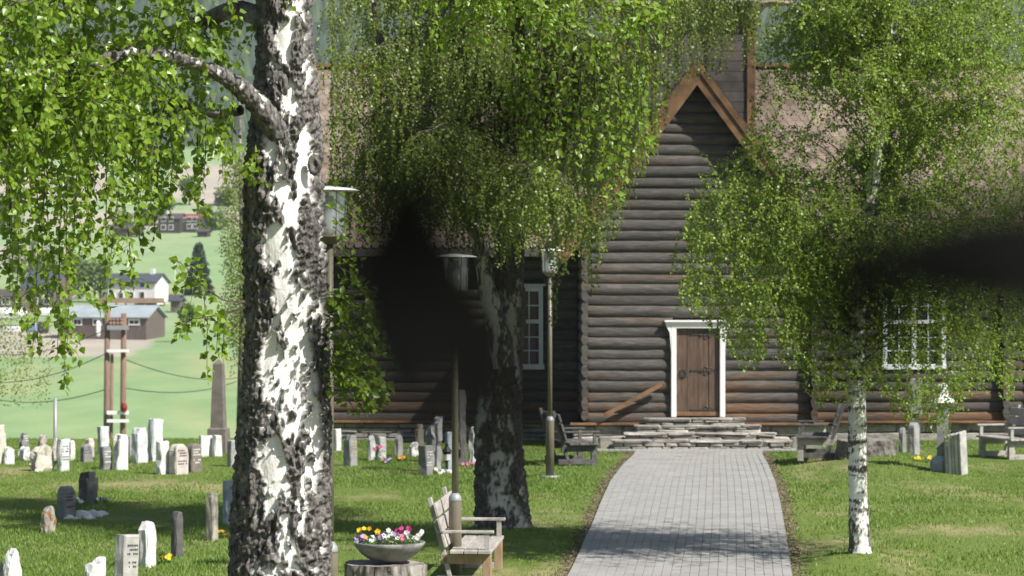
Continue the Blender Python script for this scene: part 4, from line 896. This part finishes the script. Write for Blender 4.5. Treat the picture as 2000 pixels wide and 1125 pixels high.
# long hanging strands at the left
for px, y0, y1, d in ((10, 200, 560, 15.8), (35, 240, 600, 17.0), (60, 260, 590, 16.0), (95, 330, 690, 15.9), (122, 380, 700, 15.9), (130, 300, 760, 15.9), (150, 330, 690, 16.2), (165, 250, 500, 16.4), (205, 300, 560, 16.5), (238, 330, 610, 16.2), (240, 380, 560, 16.3), (262, 260, 480, 17.2), (280, 240, 430, 17.1), (320, 230, 460, 17.0), (350, 220, 420, 16.9), (385, 210, 440, 16.9), (400, 200, 380, 16.7), (430, 190, 350, 16.8), (300, 250, 430, 16.5), (180, 230, 470, 17.5), (80, 200, 640, 17.6), (455, 170, 320, 16.6), (20, 300, 610, 16.4)):
    a, b = P(px, y0, d), P(px, y1, d); L = (a-b).length; kp = c1.keep; c1.keep = None
    q = c1.shoot(a, (rng.normal(0, .1), rng.normal(0, .1), -1), L, .35, LF, .017, .005, .7, .10, 10)
    for w in q[2:9]:
        if rng.random() < .7: c1.shoot(w, (rng.normal(0, 1), rng.normal(0, 1), -.3), L*.22*rng.uniform(.5, 1.2), .7, LF, .018)
    c1.keep = kp
for k in range(26):
    px = rng.uniform(985, 1290); y1 = low1(px)*rng.uniform(.75, 1.0); y0 = y1-rng.uniform(150, 320); d = rng.uniform(19.2, 20.6); a, b = P(px, y0, d), P(px, y1, d); L = (a-b).length
    q = c1.shoot(a, (rng.normal(0, .15), rng.normal(0, .1), -1), L, .3, LF, .03, .004, .7, .14, 9)
    if q is not None:
        for w in q[2:8]:
            if rng.random() < .6: c1.shoot(w, (rng.normal(0, 1), rng.normal(0, 1), -.2), L*.22*rng.uniform(.5, 1.2), .7, LF, .026)
# twig off the trunk at left, and leafy shoots low on the right side
kp = c1.keep; c1.keep = None
for pl in ([(478, 590, 16.85), (440, 588, 16.7), (400, 560, 16.5), (365, 520, 16.4), (345, 505, 16.4)], [(478, 600, 16.85), (440, 612, 16.7), (410, 618, 16.5), (375, 625, 16.4), (340, 640, 16.3)]):
    q = c1.branch([P(*z) for z in pl], .008, .003, 10, .18, .6, LF*1.1, .02, t0=.35)
for x0, y0, y1 in ((405, 620, 740), (440, 612, 700), (425, 618, 690), (400, 560, 640)): c1.shoot(P(x0, y0, 16.5), (0, 0, -1), (y1-y0)/F*16.5, .4, LF, .018, .004, .7)
for k in range(46):
    x0, y0 = rng.uniform(632, 660), rng.uniform(560, 760); c1.shoot(P(x0, y0, 16.75), (rng.uniform(.2, 1), rng.normal(0, .4), rng.uniform(-.4, .6)), rng.uniform(.12, .42), .5, LF*1.05, .022, .003, .7)
for k in range(26):
    x0, y0 = rng.uniform(690, 790), rng.uniform(640, 800); c1.shoot(P(x0-40, y0-30, 16.9), (rng.uniform(.3, 1), rng.normal(0, .4), rng.uniform(-.5, .2)), rng.uniform(.1, .3), .5, LF, .022, .003, .7)
for k in range(10): c1.shoot(P(650, 370+k*18, 17.1), (rng.uniform(.3, 1), rng.normal(0, .4), -.3), rng.uniform(.15, .4), .5, LF, .026, .003, .7)
for k in range(8): c1.shoot(P(500, 300+k*4, 16.7), (rng.uniform(-.6, .6), -.5, rng.uniform(-.8, .2)), rng.uniform(.06, .2), .5, LF, .018, .003, .7)
c1.keep = kp
c1.finish(b1, M['leaf_front'])
# --- second, weeping birch
D2 = 39.6
b2 = root('birch_tree', ((985-1000)/F*D2, D2, gzf(-.1, D2)), 'weeping birch with dark rugged trunk behind the pale bench', 'tree')
pts = [(985, 1090, 86), (984, 1062, 66), (981, 1030, 54), (978, 960, 48), (977, 880, 47), (976, 800, 46), (978, 740, 42), (984, 690, 34), (990, 640, 30), (994, 570, 30), (995, 500, 28), (1000, 350, 24), (1005, 150, 20), (1000, -100, 16), (990, -450, 10), (985, -800, 3)]
def bias2(x, y, z): return .44-.30*np.exp(-((z-2.9)/.6)**2)-.16*(np.abs(x-.1) < .5)*(z < 1.8)+.1*(z > 3.2)
trunk('trunk', [P(a, b, D2) for a, b, c in pts], [c*.91/F*D2 for a, b, c in pts], b2, M['bark_mid'], 130, 520, bias2, .04, .75, 11)
pts2 = [(985, 720, 22), (975, 660, 22), (962, 610, 19), (950, 560, 16), (940, 500, 14), (915, 380, 12), (880, 200, 10), (850, 0, 8), (830, -250, 3)]
trunk('stem', [P(a, b, D2-.25) for a, b, c in pts2], [c/F*D2 for a, b, c in pts2], b2, M['bark_right'], 50, 220, lambda x, y, z: .12+0*x, .014, .8, 14)
pts3 = [(960, 40, 9), (905, 95, 10), (885, 50, 9), (868, 10, 9), (850, -60, 7)]
low2 = edge([560, 640, 680, 740, 800, 860, 900, 940, 1000, 1060, 1100, 1130, 1160, 1175, 1200, 1230, 1280, 1320, 1400, 1500, 1560], [250, 470, 480, 500, 500, 490, 500, 520, 540, 500, 560, 500, 590, 560, 470, 420, 320, 170, 150, 130, 60])
def keep2(p):
    x, y = tproj(p); return y < low2(x)
c2 = Crown(keep2); L2 = .044
for k in range(72):
    a = rng.uniform(0, 2*np.pi); zf = rng.uniform(0, 1)**1.1; z0 = 3.9+zf*7.5; z0 += 0; r = (3.3-1.9*zf)*rng.uniform(.55, 1.08)
    b0 = np.array([(992-1000)/F*D2, D2, z0]); up = rng.uniform(.5, 1.3)
    pl = [b0, b0+np.array([math.cos(a)*r*.35, math.sin(a)*r*.35, up*.75]), b0+np.array([math.cos(a)*r*.7, math.sin(a)*r*.7, up]), b0+np.array([math.cos(a)*r, math.sin(a)*r, up*.75])]
    tx, ty = tproj(pl[-1])
    if tx > 1260 and ty > 100: continue
    vis = z0 < 8.2
    c2.branch(pl, .04 if vis else .03, .008, 84 if vis else 34, .8 if vis else .75, .75, L2, .026 if vis else .045, spread=.75, up=.0, t0=.2, parent=b2, obj_name='limb', mat=M['limb'], sub=.3)
# dark hanging limbs seen left of the crown
for pl in ([(735, -40, 39), (733, 60, 39), (742, 130, 39), (742, 210, 39), (738, 250, 39)], [(740, 60, 38.8), (755, 130, 38.8), (785, 175, 38.8), (805, 200, 38.8), (820, 250, 38.8)], [(985, 60, 39.3), (1010, 150, 39), (1060, 160, 38.7), (1110, 110, 38.5)]):
    c2.branch([P(*q) for q in pl], .055, .02, 14, .7, .8, L2, .03, parent=b2, obj_name='limb', mat=M['limb'])
# denser low skirt of strands
for k in range(1900):
    px = rng.uniform(645, 1480); yl = low2(px); y0 = rng.uniform(-160, max(140, yl-50)); d = D2+rng.normal(0, 1.5); c2.shoot(P(px, y0, d), (rng.normal(0, .25), rng.normal(0, .25), -1), rng.uniform(.5, 1.2), .5, L2, .028, .0026, .6)
for px, y0, y1 in ((1150, 420, 575), (1163, 430, 560), (1138, 440, 560), (1200, 330, 460), (1080, 430, 560), (1075, 500, 640), (1088, 520, 625)):
    kp = c2.keep; c2.keep = None; c2.shoot(P(px, y0, 38.5), (0, 0, -1), (y1-y0)/F*38.5, .3, L2, .016, .003, .8); c2.keep = kp
c2.finish(b2, M['leaf_mid'], .44, 4)
# --- slim birch on the right
D3 = 36.2
b3 = root('birch_tree', ((1679-1000)/F*D3, D3, gzf(4.43, D3)), 'slim white birch right of the path with dense young crown', 'tree')
pts = [(1680, 1125, 34), (1679, 1100, 25), (1678, 1060, 20), (1676, 980, 18), (1675, 880, 16.5), (1674, 780, 15.5), (1674, 680, 15), (1680, 560, 14.5), (1694, 440, 14), (1708, 340, 13), (1716, 280, 11), (1727, 180, 9), (1742, 60, 8), (1755, -100, 6.5), (1765, -350, 4), (1760, -600, 1.5)]
def bias3(x, y, z): return -.22+.65*sstep(1.1, .0, z)*(.6-.6*x)+.12*(z > 2.2)
trunk('trunk', [P(a, b, D3) for a, b, c in pts], [c/F*D3 for a, b, c in pts], b3, M['bark_right'], 80, 700, bias3, .008, 1.3, 21, True)
st2 = [(1700, 400, 9), (1712, 320, 9), (1718, 240, 8.5), (1730, 140, 8), (1738, 40, 7), (1732, -120, 6), (1720, -350, 2)]
trunk('stem', [P(a, b, D3-.12) for a, b, c in st2], [c/F*D3 for a, b, c in st2], b3, M['bark_right'], 36, 260, lambda x, y, z: -.1+0*x, .006, 1.5, 27, True)
low3 = edge([1260, 1300, 1315, 1350, 1400, 1450, 1500, 1560, 1600, 1650, 1700, 1760, 1800, 1850, 1900, 1950, 1975, 2000, 2060], [100, 520, 600, 620, 660, 740, 700, 740, 800, 790, 770, 830, 830, 880, 760, 770, 800, 700, 680])
top3 = edge([1290, 1320, 1360, 1400, 1430, 1460, 1490, 1530, 1600, 2100], [540, 480, 380, 320, 290, 250, 90, -400, -900, -900])
def keep3(p):
    x, y = tproj(p)
    if not top3(x) < y < low3(x): return False
    k = .88-.45*math.exp(-((x-1785)/75)**2-((y-640)/90)**2)-.62*math.exp(-((x-1560)/150)**2-((y-250)/170)**2)-.25*math.exp(-((x-1900)/140)**2-((y-260)/140)**2)
    return rng.random() < math.sqrt(k)
c3 = Crown(keep3); L3 = .040
main = np.array([tuple(P(a, b, D3)) for a, b, c in pts])
for k in range(150):
    z0 = rng.uniform(2.5, 9.5); c = np.array([np.interp(z0, main[:, 2], main[:, i]) for i in range(3)]); a = rng.uniform(0, 2*np.pi); r = np.interp(z0, [2.5, 3.5, 5, 7, 9.5], [2.3, 2.5, 2.3, 1.7, .8])*rng.uniform(.5, 1.05)
    up = r*rng.uniform(.25, .75)
    pl = [c, c+np.array([math.cos(a)*r*.4, math.sin(a)*r*.4, up*.6]), c+np.array([math.cos(a)*r*.75, math.sin(a)*r*.75, up*.85]), c+np.array([math.cos(a)*r, math.sin(a)*r, up*.7])]
    tx, ty = tproj(pl[-1])
    if ty < top3(tx)+20 and tx < 1560: continue
    c3.branch(pl, .014, .004, 48, .42, .45, L3, .022, spread=.8, up=.15, t0=.22, sub=.45, parent=b3, obj_name='limb' if k % 3 == 0 else None, mat=M['limb'])
for k in range(5200):
    px, py = rng.uniform(1310, 2080), rng.uniform(-60, 820); d = D3+rng.normal(0, 1.1)
    c3.shoot(P(px, py, d), rng.normal(0, 1, 3)*np.array([1, 1, .5])+np.array([0, 0, -.3]), rng.uniform(.25, .6), .5, L3, .018, .002, .7)
c3.finish(b3, M['leaf_right'], .44, 4)
# ------------------------------------------------------------------ utility poles and wires
ux, ud = (226-1000)/F*130, 130
up = root('utility_pole', (ux, ud, gzf(ux, ud)), 'twin brown utility poles with transformer platform beyond the graves', 'utility pole')
def upole(px, yt, r): x = (px-1000)/F*130; t = P(px, yt, 130); MB().tube([(x-.1, 130, -9.5), (t.x, 130, t.z)], [r*1.2, r], 10).build('pole', M['utility'], up, True)
upole(210, 597, .125); upole(242, 612, .125); upole(219, 690, .07)
for y, h, m in ((640, .10, 'steel'), (685, .06, 'white_paint'), (806, .08, 'white_paint'), (822, .07, 'white_paint')):
    a, b = P(209, y, 129.7), P(251, y, 129.7); MB().box((a.x, 129.65, a.z-h), (b.x, 129.8, a.z+h)).build('crossarm', M[m], up)
for px in (216, 222, 229, 236): a = P(px, 632, 129.8); MB().lathe([(.1, -.12), (.13, 0), (.06, .1), (.09, .16), (.03, .25)], tuple(a), 8).build('insulator', M['utility'], up)
a = P(242, 796, 129.6); MB().lathe([(.1, -.2), (.16, 0), (.1, .2)], tuple(a), 8).build('red_box', M['fl_red'], up)
for i, (x0, y0, x1, y1) in enumerate(((208, 690, -40, 745), (240, 700, 480, 735), (208, 760, -40, 772), (240, 757, 480, 738), (215, 640, -30, 690))):
    a, b = P(x0, y0, 130), P(x1, y1, 170 if i % 2 else 160); pts_ = [a.lerp(b, t)+Vector((0, 0, -1.0*t*(1-t)*2)) for t in np.linspace(0, 1, 14)]
    MB().tube(pts_, .022, 5).build('wire', M['black'], up)
# ------------------------------------------------------------------ farm buildings across the valley
def roofmat(n, c): return surf(n, tuple(x*.8 for x in c), c, .4, rough=.6, fine=4, bd=.01)
FM = dict(white=surf('white_boarding', (.80,.80,.78), (.86,.86,.85), .6, (1,1,6), .6, 6, .01), brown=surf('brown_boarding', (.10,.075,.065), (.16,.125,.11), .8, (6,6,1), .8, 6, .02), dark=surf('dark_log_farm', (.035,.028,.025), (.07,.055,.05), .8, (1,1,6), .8, 6, .02),
          slate=roofmat('slate_roof', (.085,.095,.12)), metal=roofmat('metal_roof', (.40,.45,.48)), red=roofmat('red_roof', (.28,.10,.08)), deck=surf('deck_boards', (.25,.16,.11), (.36,.25,.18), 1, rough=.8), dgrey=roofmat('old_roof', (.10,.085,.08)))
def farm(name, label, cat, px0, px1, yb, ye, yr, d, depth, wall, roofm, yaw=0, wins=(), chim=None, oh=.5, gable=1):
    cx = ((px0+px1)/2-1000)/F*d; s = d/F; Lh = (px1-px0)/2*s; zb = H-(yb-562.5)*s; ze = H-(ye-562.5)*s; zr = H-(yr-562.5)*s
    r = root(name, (cx, d, zb), label, cat, None, R(yaw)); he, hr = ze-zb, zr-zb
    mb = MB(); mb.add([(-Lh,0,-2),(Lh,0,-2),(Lh,depth,-2),(-Lh,depth,-2),(-Lh,0,he),(Lh,0,he),(Lh,depth,he),(-Lh,depth,he),(-Lh,depth/2,hr-.1),(Lh,depth/2,hr-.1)], [(0,1,5,4), (2,3,7,6), (1,2,6,9,5), (3,0,4,8,7), (3,2,1,0), (4,5,9,8), (6,7,8,9)]); mb.build('wall', wall, r, False, False)
    mb = MB(); k = (hr-he)/(depth/2); slab(mb, (-Lh-oh, -oh, he-k*oh+.15), (Lh+oh, -oh, he-k*oh+.15), (Lh+oh, depth/2, hr+.15), (-Lh-oh, depth/2, hr+.15), .2); slab(mb, (Lh+oh, depth+oh, he-k*oh+.15), (-Lh-oh, depth+oh, he-k*oh+.15), (-Lh-oh, depth/2, hr+.15), (Lh+oh, depth/2, hr+.15), .2)
    rf = mb.build('roof', roofm, r, False, False)
    if chim: MB().box((chim*Lh-.4, depth/2-.4, hr-.3), (chim*Lh+.4, depth/2+.4, hr+1.0)).build('chimney', FM['white'], rf, False)
    for wpx, wy, ww, wh in wins:
        x = ((wpx-1000)/F*d-cx)/math.cos(R(yaw)); z = H-(wy-562.5)*s-zb
        f = MB().box((x-ww/2, -.12, z-wh/2), (x+ww/2, .05, z+wh/2)).build('window', M['white_paint'], r, False, False)
        t = .12*ww
        for i in (0, 1): MB().box((x-ww/2+t+i*(ww/2-t*.75), -.14, z-wh/2+t), (x-t*.25+i*(ww/2-t*.75), -.1, z+wh/2-t), Matrix()).build('pane', M['glass'], f, False, False)
    return r
farm('farmhouse', 'white farmhouse with dark slate roof across the valley', 'house', 207, 306, 592, 551, 535, 550, 7, FM['white'], FM['slate'], -14, [(218, 556, 1.0, 1.1), (236, 556, 1.0, 1.1), (257, 556, 1.0, 1.2), (279, 556, 1.0, 1.2), (218, 577, 1, 1.3), (236, 577, 1, 1.3), (257, 577, 1.0, 1.5), (279, 577, 1.0, 1.5)], .62)
dk = root('wooden_deck', P(258, 596, 547), 'brown wooden deck in front of the white farmhouse', 'deck'); a, b = P(190, 584, 545), P(322, 592, 545)
MB().box((a.x, 544, b.z), (b.x, 549.5, b.z+.25)).build('floor', FM['deck'], dk); MB().box((a.x, 544, b.z+.25), (b.x, 544.15, a.z+.2)).build('railing', FM['deck'], dk)
for t in np.linspace(a.x, b.x, 8): MB().box((t-.15, 544.2, b.z-2.5), (t+.15, 544.5, b.z)).build('post', FM['deck'], dk)
barn = farm('barn', 'long low brown barn with pale metal roof', 'barn', 112, 290, 647, 619, 598, 450, 9, FM['brown'], FM['metal'], -12, [(190, 629, 1.5, 1.1), (264, 629, 1.9, 1.0), (150, 629, 1.5, 1.1)])
farm('farmhouse', 'dark brown house with slate roof left of the white farmhouse', 'house', 40, 108, 606, 562, 531, 520, 8, FM['brown'], FM['slate'], -16, [(68, 588, 1.2, 1.3), (92, 588, 1.2, 1.3), (97, 570, 1, 1.1), (55, 570, 1, 1.1)])
farm('farm_shed', 'brown annexe with white window at the left picture edge', 'shed', -30, 40, 606, 578, 566, 515, 7, FM['brown'], FM['dgrey'], -10, [(12, 588, 1.6, 1.4)])
farm('log_farmhouse', 'dark log farmhouse with white windows higher on the slope', 'house', 308, 352, 452, 427, 417, 830, 7, FM['dark'], FM['dgrey'], -10, [(319, 428, 1.5, 1.5), (319, 444, 1.5, 1.6), (334, 444, 1.5, 1.6), (334, 428, 1.5, 1.5)], -.4, .4)
farm('log_farmhouse', 'right wing of the dark log farm with red roof strip', 'house', 350, 388, 452, 427, 418, 832, 7, FM['dark'], FM['red'], -10, [(357, 429, 1.3, 1.2), (370, 428, 1.6, 1.5), (381, 428, 1.4, 1.5), (370, 442, 1.6, 1.5), (382, 442, 1.6, 1.5)], None, .4)
farm('farm_shed', 'dark wooden outbuilding left of the log farmhouse', 'shed', 212, 269, 460, 446, 440, 815, 7, FM['dark'], FM['dgrey'], -8)
farm('farm_shed', 'small dark log shed at the right end of the log farm', 'shed', 385, 405, 462, 452, 448, 812, 4, FM['dark'], FM['dgrey'], -8)
farm('farm_shed', 'small dark hut right of the white farmhouse', 'shed', 333, 350, 600, 587, 582, 520, 3, FM['brown'], FM['slate'], -10)
farm('farm_shed', 'low dark shed behind the small hut', 'shed', 310, 345, 590, 581, 576, 570, 4, FM['dark'], FM['dgrey'], -10)
tag(MB().lathe([(.13, -1), (.08, 6)], tuple(P(342, 572, 575)), 8).build('flagpole', M['white_paint']), 'white flagpole beside the spruce tree', 'flagpole')
for px, py, d, w, h, m, lab in ((12, 612, 480, 7, 2, M['white_paint'], 'white plastic-wrapped pile at the left edge below the brown annexe'), (98, 610, 490, 4, 1.6, M['white_paint'], 'white wrapped pile right of the brown house'), (192, 642, 447, .7, 2.4, M['white_paint'], 'white upright bale against the barn wall'), (62, 641, 440, 1.6, 1.2, M['fl_blue'], 'blue covered cart in the farmyard'), (22, 644, 435, 3.0, 1.1, GM['white'], 'pale heap of stones in the farmyard'), (84, 640, 445, 1.8, 1.8, FM['dark'], 'dark round bale by the barn')):
    bm = bmesh.new(); bmesh.ops.create_icosphere(bm, subdivisions=3, radius=1)
    for v in bm.verts:
        v.co = Vector([math.copysign(abs(c)**.5, c) for c in v.co]); v.co *= 1+.12*fbm(np.array([v.co*2])+px, 2)[0]; v.co = Vector((v.co.x*w/2, v.co.y*w/3, v.co.z*h/2))
    me = bpy.data.meshes.new('pile'); bm.to_mesh(me); bm.free(); me.materials.append(m); o = obj('covered_pile', me); o.location = P(px, py, d); tag(o, lab, 'pile')
# ------------------------------------------------------------------ distant trees
def far_tree(px, yb, yt, d, wpx, label, leafm, group=None, n=900, shape='oval', size=.5, tr=None):
    s = d/F; x = (px-1000)*s; zb = H-(yb-562.5)*s; h = (yb-yt)*s; w = wpx*s/2
    r = root('spruce_tree' if shape == 'cone' else 'deciduous_tree', (x, d, zb), label, 'tree', group)
    MB().tube([(0, 0, -1.5), (0, 0, h*.5), (.05*h, 0, h*.9)], [h*.03, h*.02, h*.005], 7).build('trunk', M['twig'], r, True, False)
    if shape == 'cone':
        n = 2600; t = rng.random(n)**.6; z = h*(1-t)*.97+.03*h; k = np.floor(rng.random(n)*14)*2*np.pi/14+t*9; rr = w*(1-z/h)*rng.random(n)**.5*(.75+.25*np.sin(z*4)); p = np.stack([np.cos(k)*rr, np.sin(k)*rr, z-rr*.35], 1); dd = np.stack([np.cos(k), np.sin(k), -.5+0*k], 1)+rng.normal(0, .25, (n, 3))
    else:
        m = 26; cc = rng.normal(0, 1, (m, 3)); cc /= np.linalg.norm(cc, axis=1, keepdims=True); cc *= (rng.random((m, 1))**.4); cr = rng.uniform(.22, .42, m)
        i = rng.integers(0, m, n); u = rng.normal(0, 1, (n, 3)); u /= np.linalg.norm(u, axis=1, keepdims=True); q = cc[i]*.8+u*cr[i, None]*rng.random((n, 1))**.3
        p = q*np.array([w, w, h*.44])+np.array([0, 0, h*.56]); dd = rng.normal(0, 1, (n, 3))-np.array([0, 0, .4])
    obj('crown', leaves_mesh('crown', p, dd, rng.normal(0, 1, (n, 3)), np.full(n, size)*rng.uniform(.6, 1.3, n), leafm, .42, 4), None, r, False)['kind'] = 'stuff'
far_tree(388, 572, 473, 590, 60, 'tall dark spruce right of the white farmhouse', M['needle'], shape='cone', size=1.1)
for px, yb, yt, d, w, lab in ((196, 592, 500, 560, 55, 'leafy tree at the left end of the white farmhouse'), (155, 600, 470, 575, 70, 'broad light tree between brown house and white farmhouse'), (312, 590, 540, 565, 26, 'round green bush at the right end of the white farmhouse'), (60, 600, 440, 600, 120, 'large pale tree behind the dark brown house'), (100, 590, 480, 610, 80, 'second pale tree behind the brown house'), (315, 440, 370, 850, 52, 'tall tree just left of the log farmhouse'), (400, 450, 395, 845, 44, 'tree right of the log farmhouse'), (280, 450, 400, 855, 50, 'tree behind the dark outbuilding'), (420, 470, 400, 840, 50, 'tree near the big birch trunk by the log farm'), (240, 450, 410, 850, 50, 'pale tree above the dark outbuilding'), (370, 400, 340, 900, 40, 'lone tree on the beige field above the farm'), (130, 400, 340, 920, 50, 'tree on the upper field at left'), (440, 420, 360, 900, 50, 'upper field tree beside the birch trunk'), (365, 640, 590, 440, 40, 'low bush line below the small hut') , (10, 470, 380, 840, 70, 'tree on the slope at the left edge')):
    far_tree(px, yb, yt, d, w, lab, M['leaf_far'], 'trees on the valley farms', 1100, 'oval', d*.0011)
# nearer hanging birches
def weeper(px, yb, yt, d, wpx, label, n):
    s = d/F; x = (px-1000)*s; zb = gzf(x, d); r = root('birch_tree', (x, d, zb), label, 'tree'); zt = H-(yt-562.5)*s; zl = H-(yb-562.5)*s; w = wpx*s/2
    MB().tube([(0, 0, -.5), (.1, 0, (zt-zb)*.6), (0, 0, zt-zb+2)], [.16, .1, .03], 8).build('trunk', M['limb'], r, True, False)
    lp = []; ld = []
    for k in range(n):
        a = rng.uniform(0, 6.28); q = w*math.sqrt(rng.random()); top = rng.uniform(zl+.35*(zt-zl), zt+1); L = rng.uniform(.6, 1.8); m = 26; t = rng.random(m)
        if top-L < zl: L = top-zl
        lp.append(np.stack([q*math.cos(a)+rng.normal(0, .07, m), q*math.sin(a)+rng.normal(0, .07, m), top-zb-t*L], 1)); ld.append(rng.normal(0, .5, (m, 3))+np.array([0, 0, -1]))
    lp = np.concatenate(lp); obj('crown', leaves_mesh('crown', lp, np.concatenate(ld), rng.normal(0, 1, lp.shape), rng.uniform(.045, .075, len(lp)), M['leaf_pale'], .42, 4), None, r, False)['kind'] = 'stuff'
weeper(-30, 795, 630, 74, 275, 'pale weeping birch hanging in at the left edge behind the graves', 150)
weeper(468, 800, 330, 80, 72, 'pale weeping birch peeking out left of the big trunk', 330)
# forest on the hillside
def forest(n=9000):
    d = rng.uniform(1090, 2300, n); x = rng.uniform(-.24, .24, n)*d*1.1; z = gz(x, d); h = rng.uniform(9, 20, n); k = 6; vs = np.empty((n, k+1, 3)); a = np.arange(k)*2*np.pi/k
    w = h*rng.uniform(.16, .26, n)
    for i in range(k): vs[:, i] = np.stack([x+w*math.cos(a[i]), d+w*math.sin(a[i]), z+h*.08-3], 1)
    vs[:, k] = np.stack([x, d, z+h-3], 1); f = np.array([[i, (i+1) % k, k] for i in range(k)]); fa = (np.arange(n)[:, None, None]*(k+1)+f[None]).reshape(-1, 3)
    tag(obj('forest', mesh_np('forest', vs.reshape(-1, 3), fa, leafmat('forest_green', (.022,.045,.028), (.075,.115,.05), (1,1,1), .1, .8))), 'dark mixed forest covering the far hillside', 'forest', kind='stuff')
forest()

# ------------------------------------------------------------------ haze over the valley
mb = MB().box((-1900, -40, -16), (1900, 4050, 760)); hz = mb.build('haze', None)
hm = bpy.data.materials.new('haze'); hm.use_nodes = True; ht = hm.node_tree; ht.nodes.remove(ht.nodes['Principled BSDF'])
pv = ht.nodes.new('ShaderNodeVolumePrincipled'); pv.inputs['Color'].default_value = (.86, .93, 1, 1); pv.inputs['Density'].default_value = .00017; pv.inputs['Anisotropy'].default_value = .3
ht.links.new(pv.outputs[0], ht.nodes['Material Output'].inputs['Volume']); hz.data.materials.append(hm); tag(hz, kind='stuff')
# ------------------------------------------------------------------ unidentified dark blur near the lens, shaped as an added shrub twig
M['blackened_leaf'] = leafmat('shade_black_leaf', (.003,.003,.003), (.005,.005,.005), (1,1,1), .02, .9)  # near-black colour puts the leaves' shade into the material
for nd in M['blackened_leaf'].node_tree.nodes:
    if nd.type == 'BSDF_PRINCIPLED': nd.inputs['Specular IOR Level'].default_value = .05
sh = root('foreground_blur_twig', (.62, .95, gzf(.62, .95)), 'unidentified dark out-of-focus shape close to the viewpoint, modelled as a shrub twig', 'shrub')
def thick_leaf(a, b, w, name='leaf'):
    a, b = Vector(a), Vector(b); ax = (b-a); L = ax.length; ax.normalize(); sd = ax.cross(Vector((0, 1, 0))).normalized(); nn = sd.cross(ax); v = []; f = []
    prof = [(0, .04), (.15, .55), (.35, .95), (.5, 1), (.7, .8), (.88, .4), (1, .03)]
    for t, k in prof:
        c = a+ax*L*t+nn*(.12*L*math.sin(t*3.1)); 
        for q in (-1, 0, 1): v.append(c+sd*q*k*w/2+nn*(abs(q)*.12*w))
    for i in range(len(prof)-1):
        for q in (0, 1): f.append((i*3+q, i*3+q+1, i*3+q+4, i*3+q+3))
    me = mesh_np(name, v, f, M['blackened_leaf'], True); return obj(name, me, None, sh)
dl = .8
def Q(px, py, d=.8): return P(px, py, d*.5)
MB().tube([(.62, .95, 1.95), (.60, .95, 2.7), (.5, .85, 3.3), (.3, .6, 3.52), Q(2100, 500), Q(1860, 505), Q(1690, 440), Q(1560, 280), Q(1400, 190), Q(1200, 170), Q(1010, 210), Q(880, 300), Q(800, 370)], [.014, .011, .008, .004, .0014, .0011, .001, .0009, .0009, .0009, .0008, .0007, .0006], 6).build('stem', M['blackened_leaf'], sh, True)
kk = .5
for (a, b, w) in ((Q(800, 250), Q(785, 900), .047*kk), (Q(860, 360), Q(1130, 110, .78), .023*kk), (Q(850, 420), Q(1010, 920, .82), .031*kk), (Q(2300, 490), Q(1580, 520), .041*kk), (Q(1680, 380), Q(1655, 880, .82), .021*kk), (Q(1440, 260), Q(1450, 40), .013*kk), (Q(2350, 430), Q(1880, 570, .78), .05*kk)): thick_leaf(a, b, w)  # leaves sized so their blur darkens the left wing wall
for k in range(70):
    z = rng.uniform(2.3, 3.35); t = (z-1.95)/1.4; c = Vector((.62-.12*t*t, .95, z)); a = rng.uniform(-1.2, 1.6); e = c+Vector((math.cos(a)*.08, rng.normal(0, .06), rng.uniform(-.03, .07))); thick_leaf(c, e, .03)
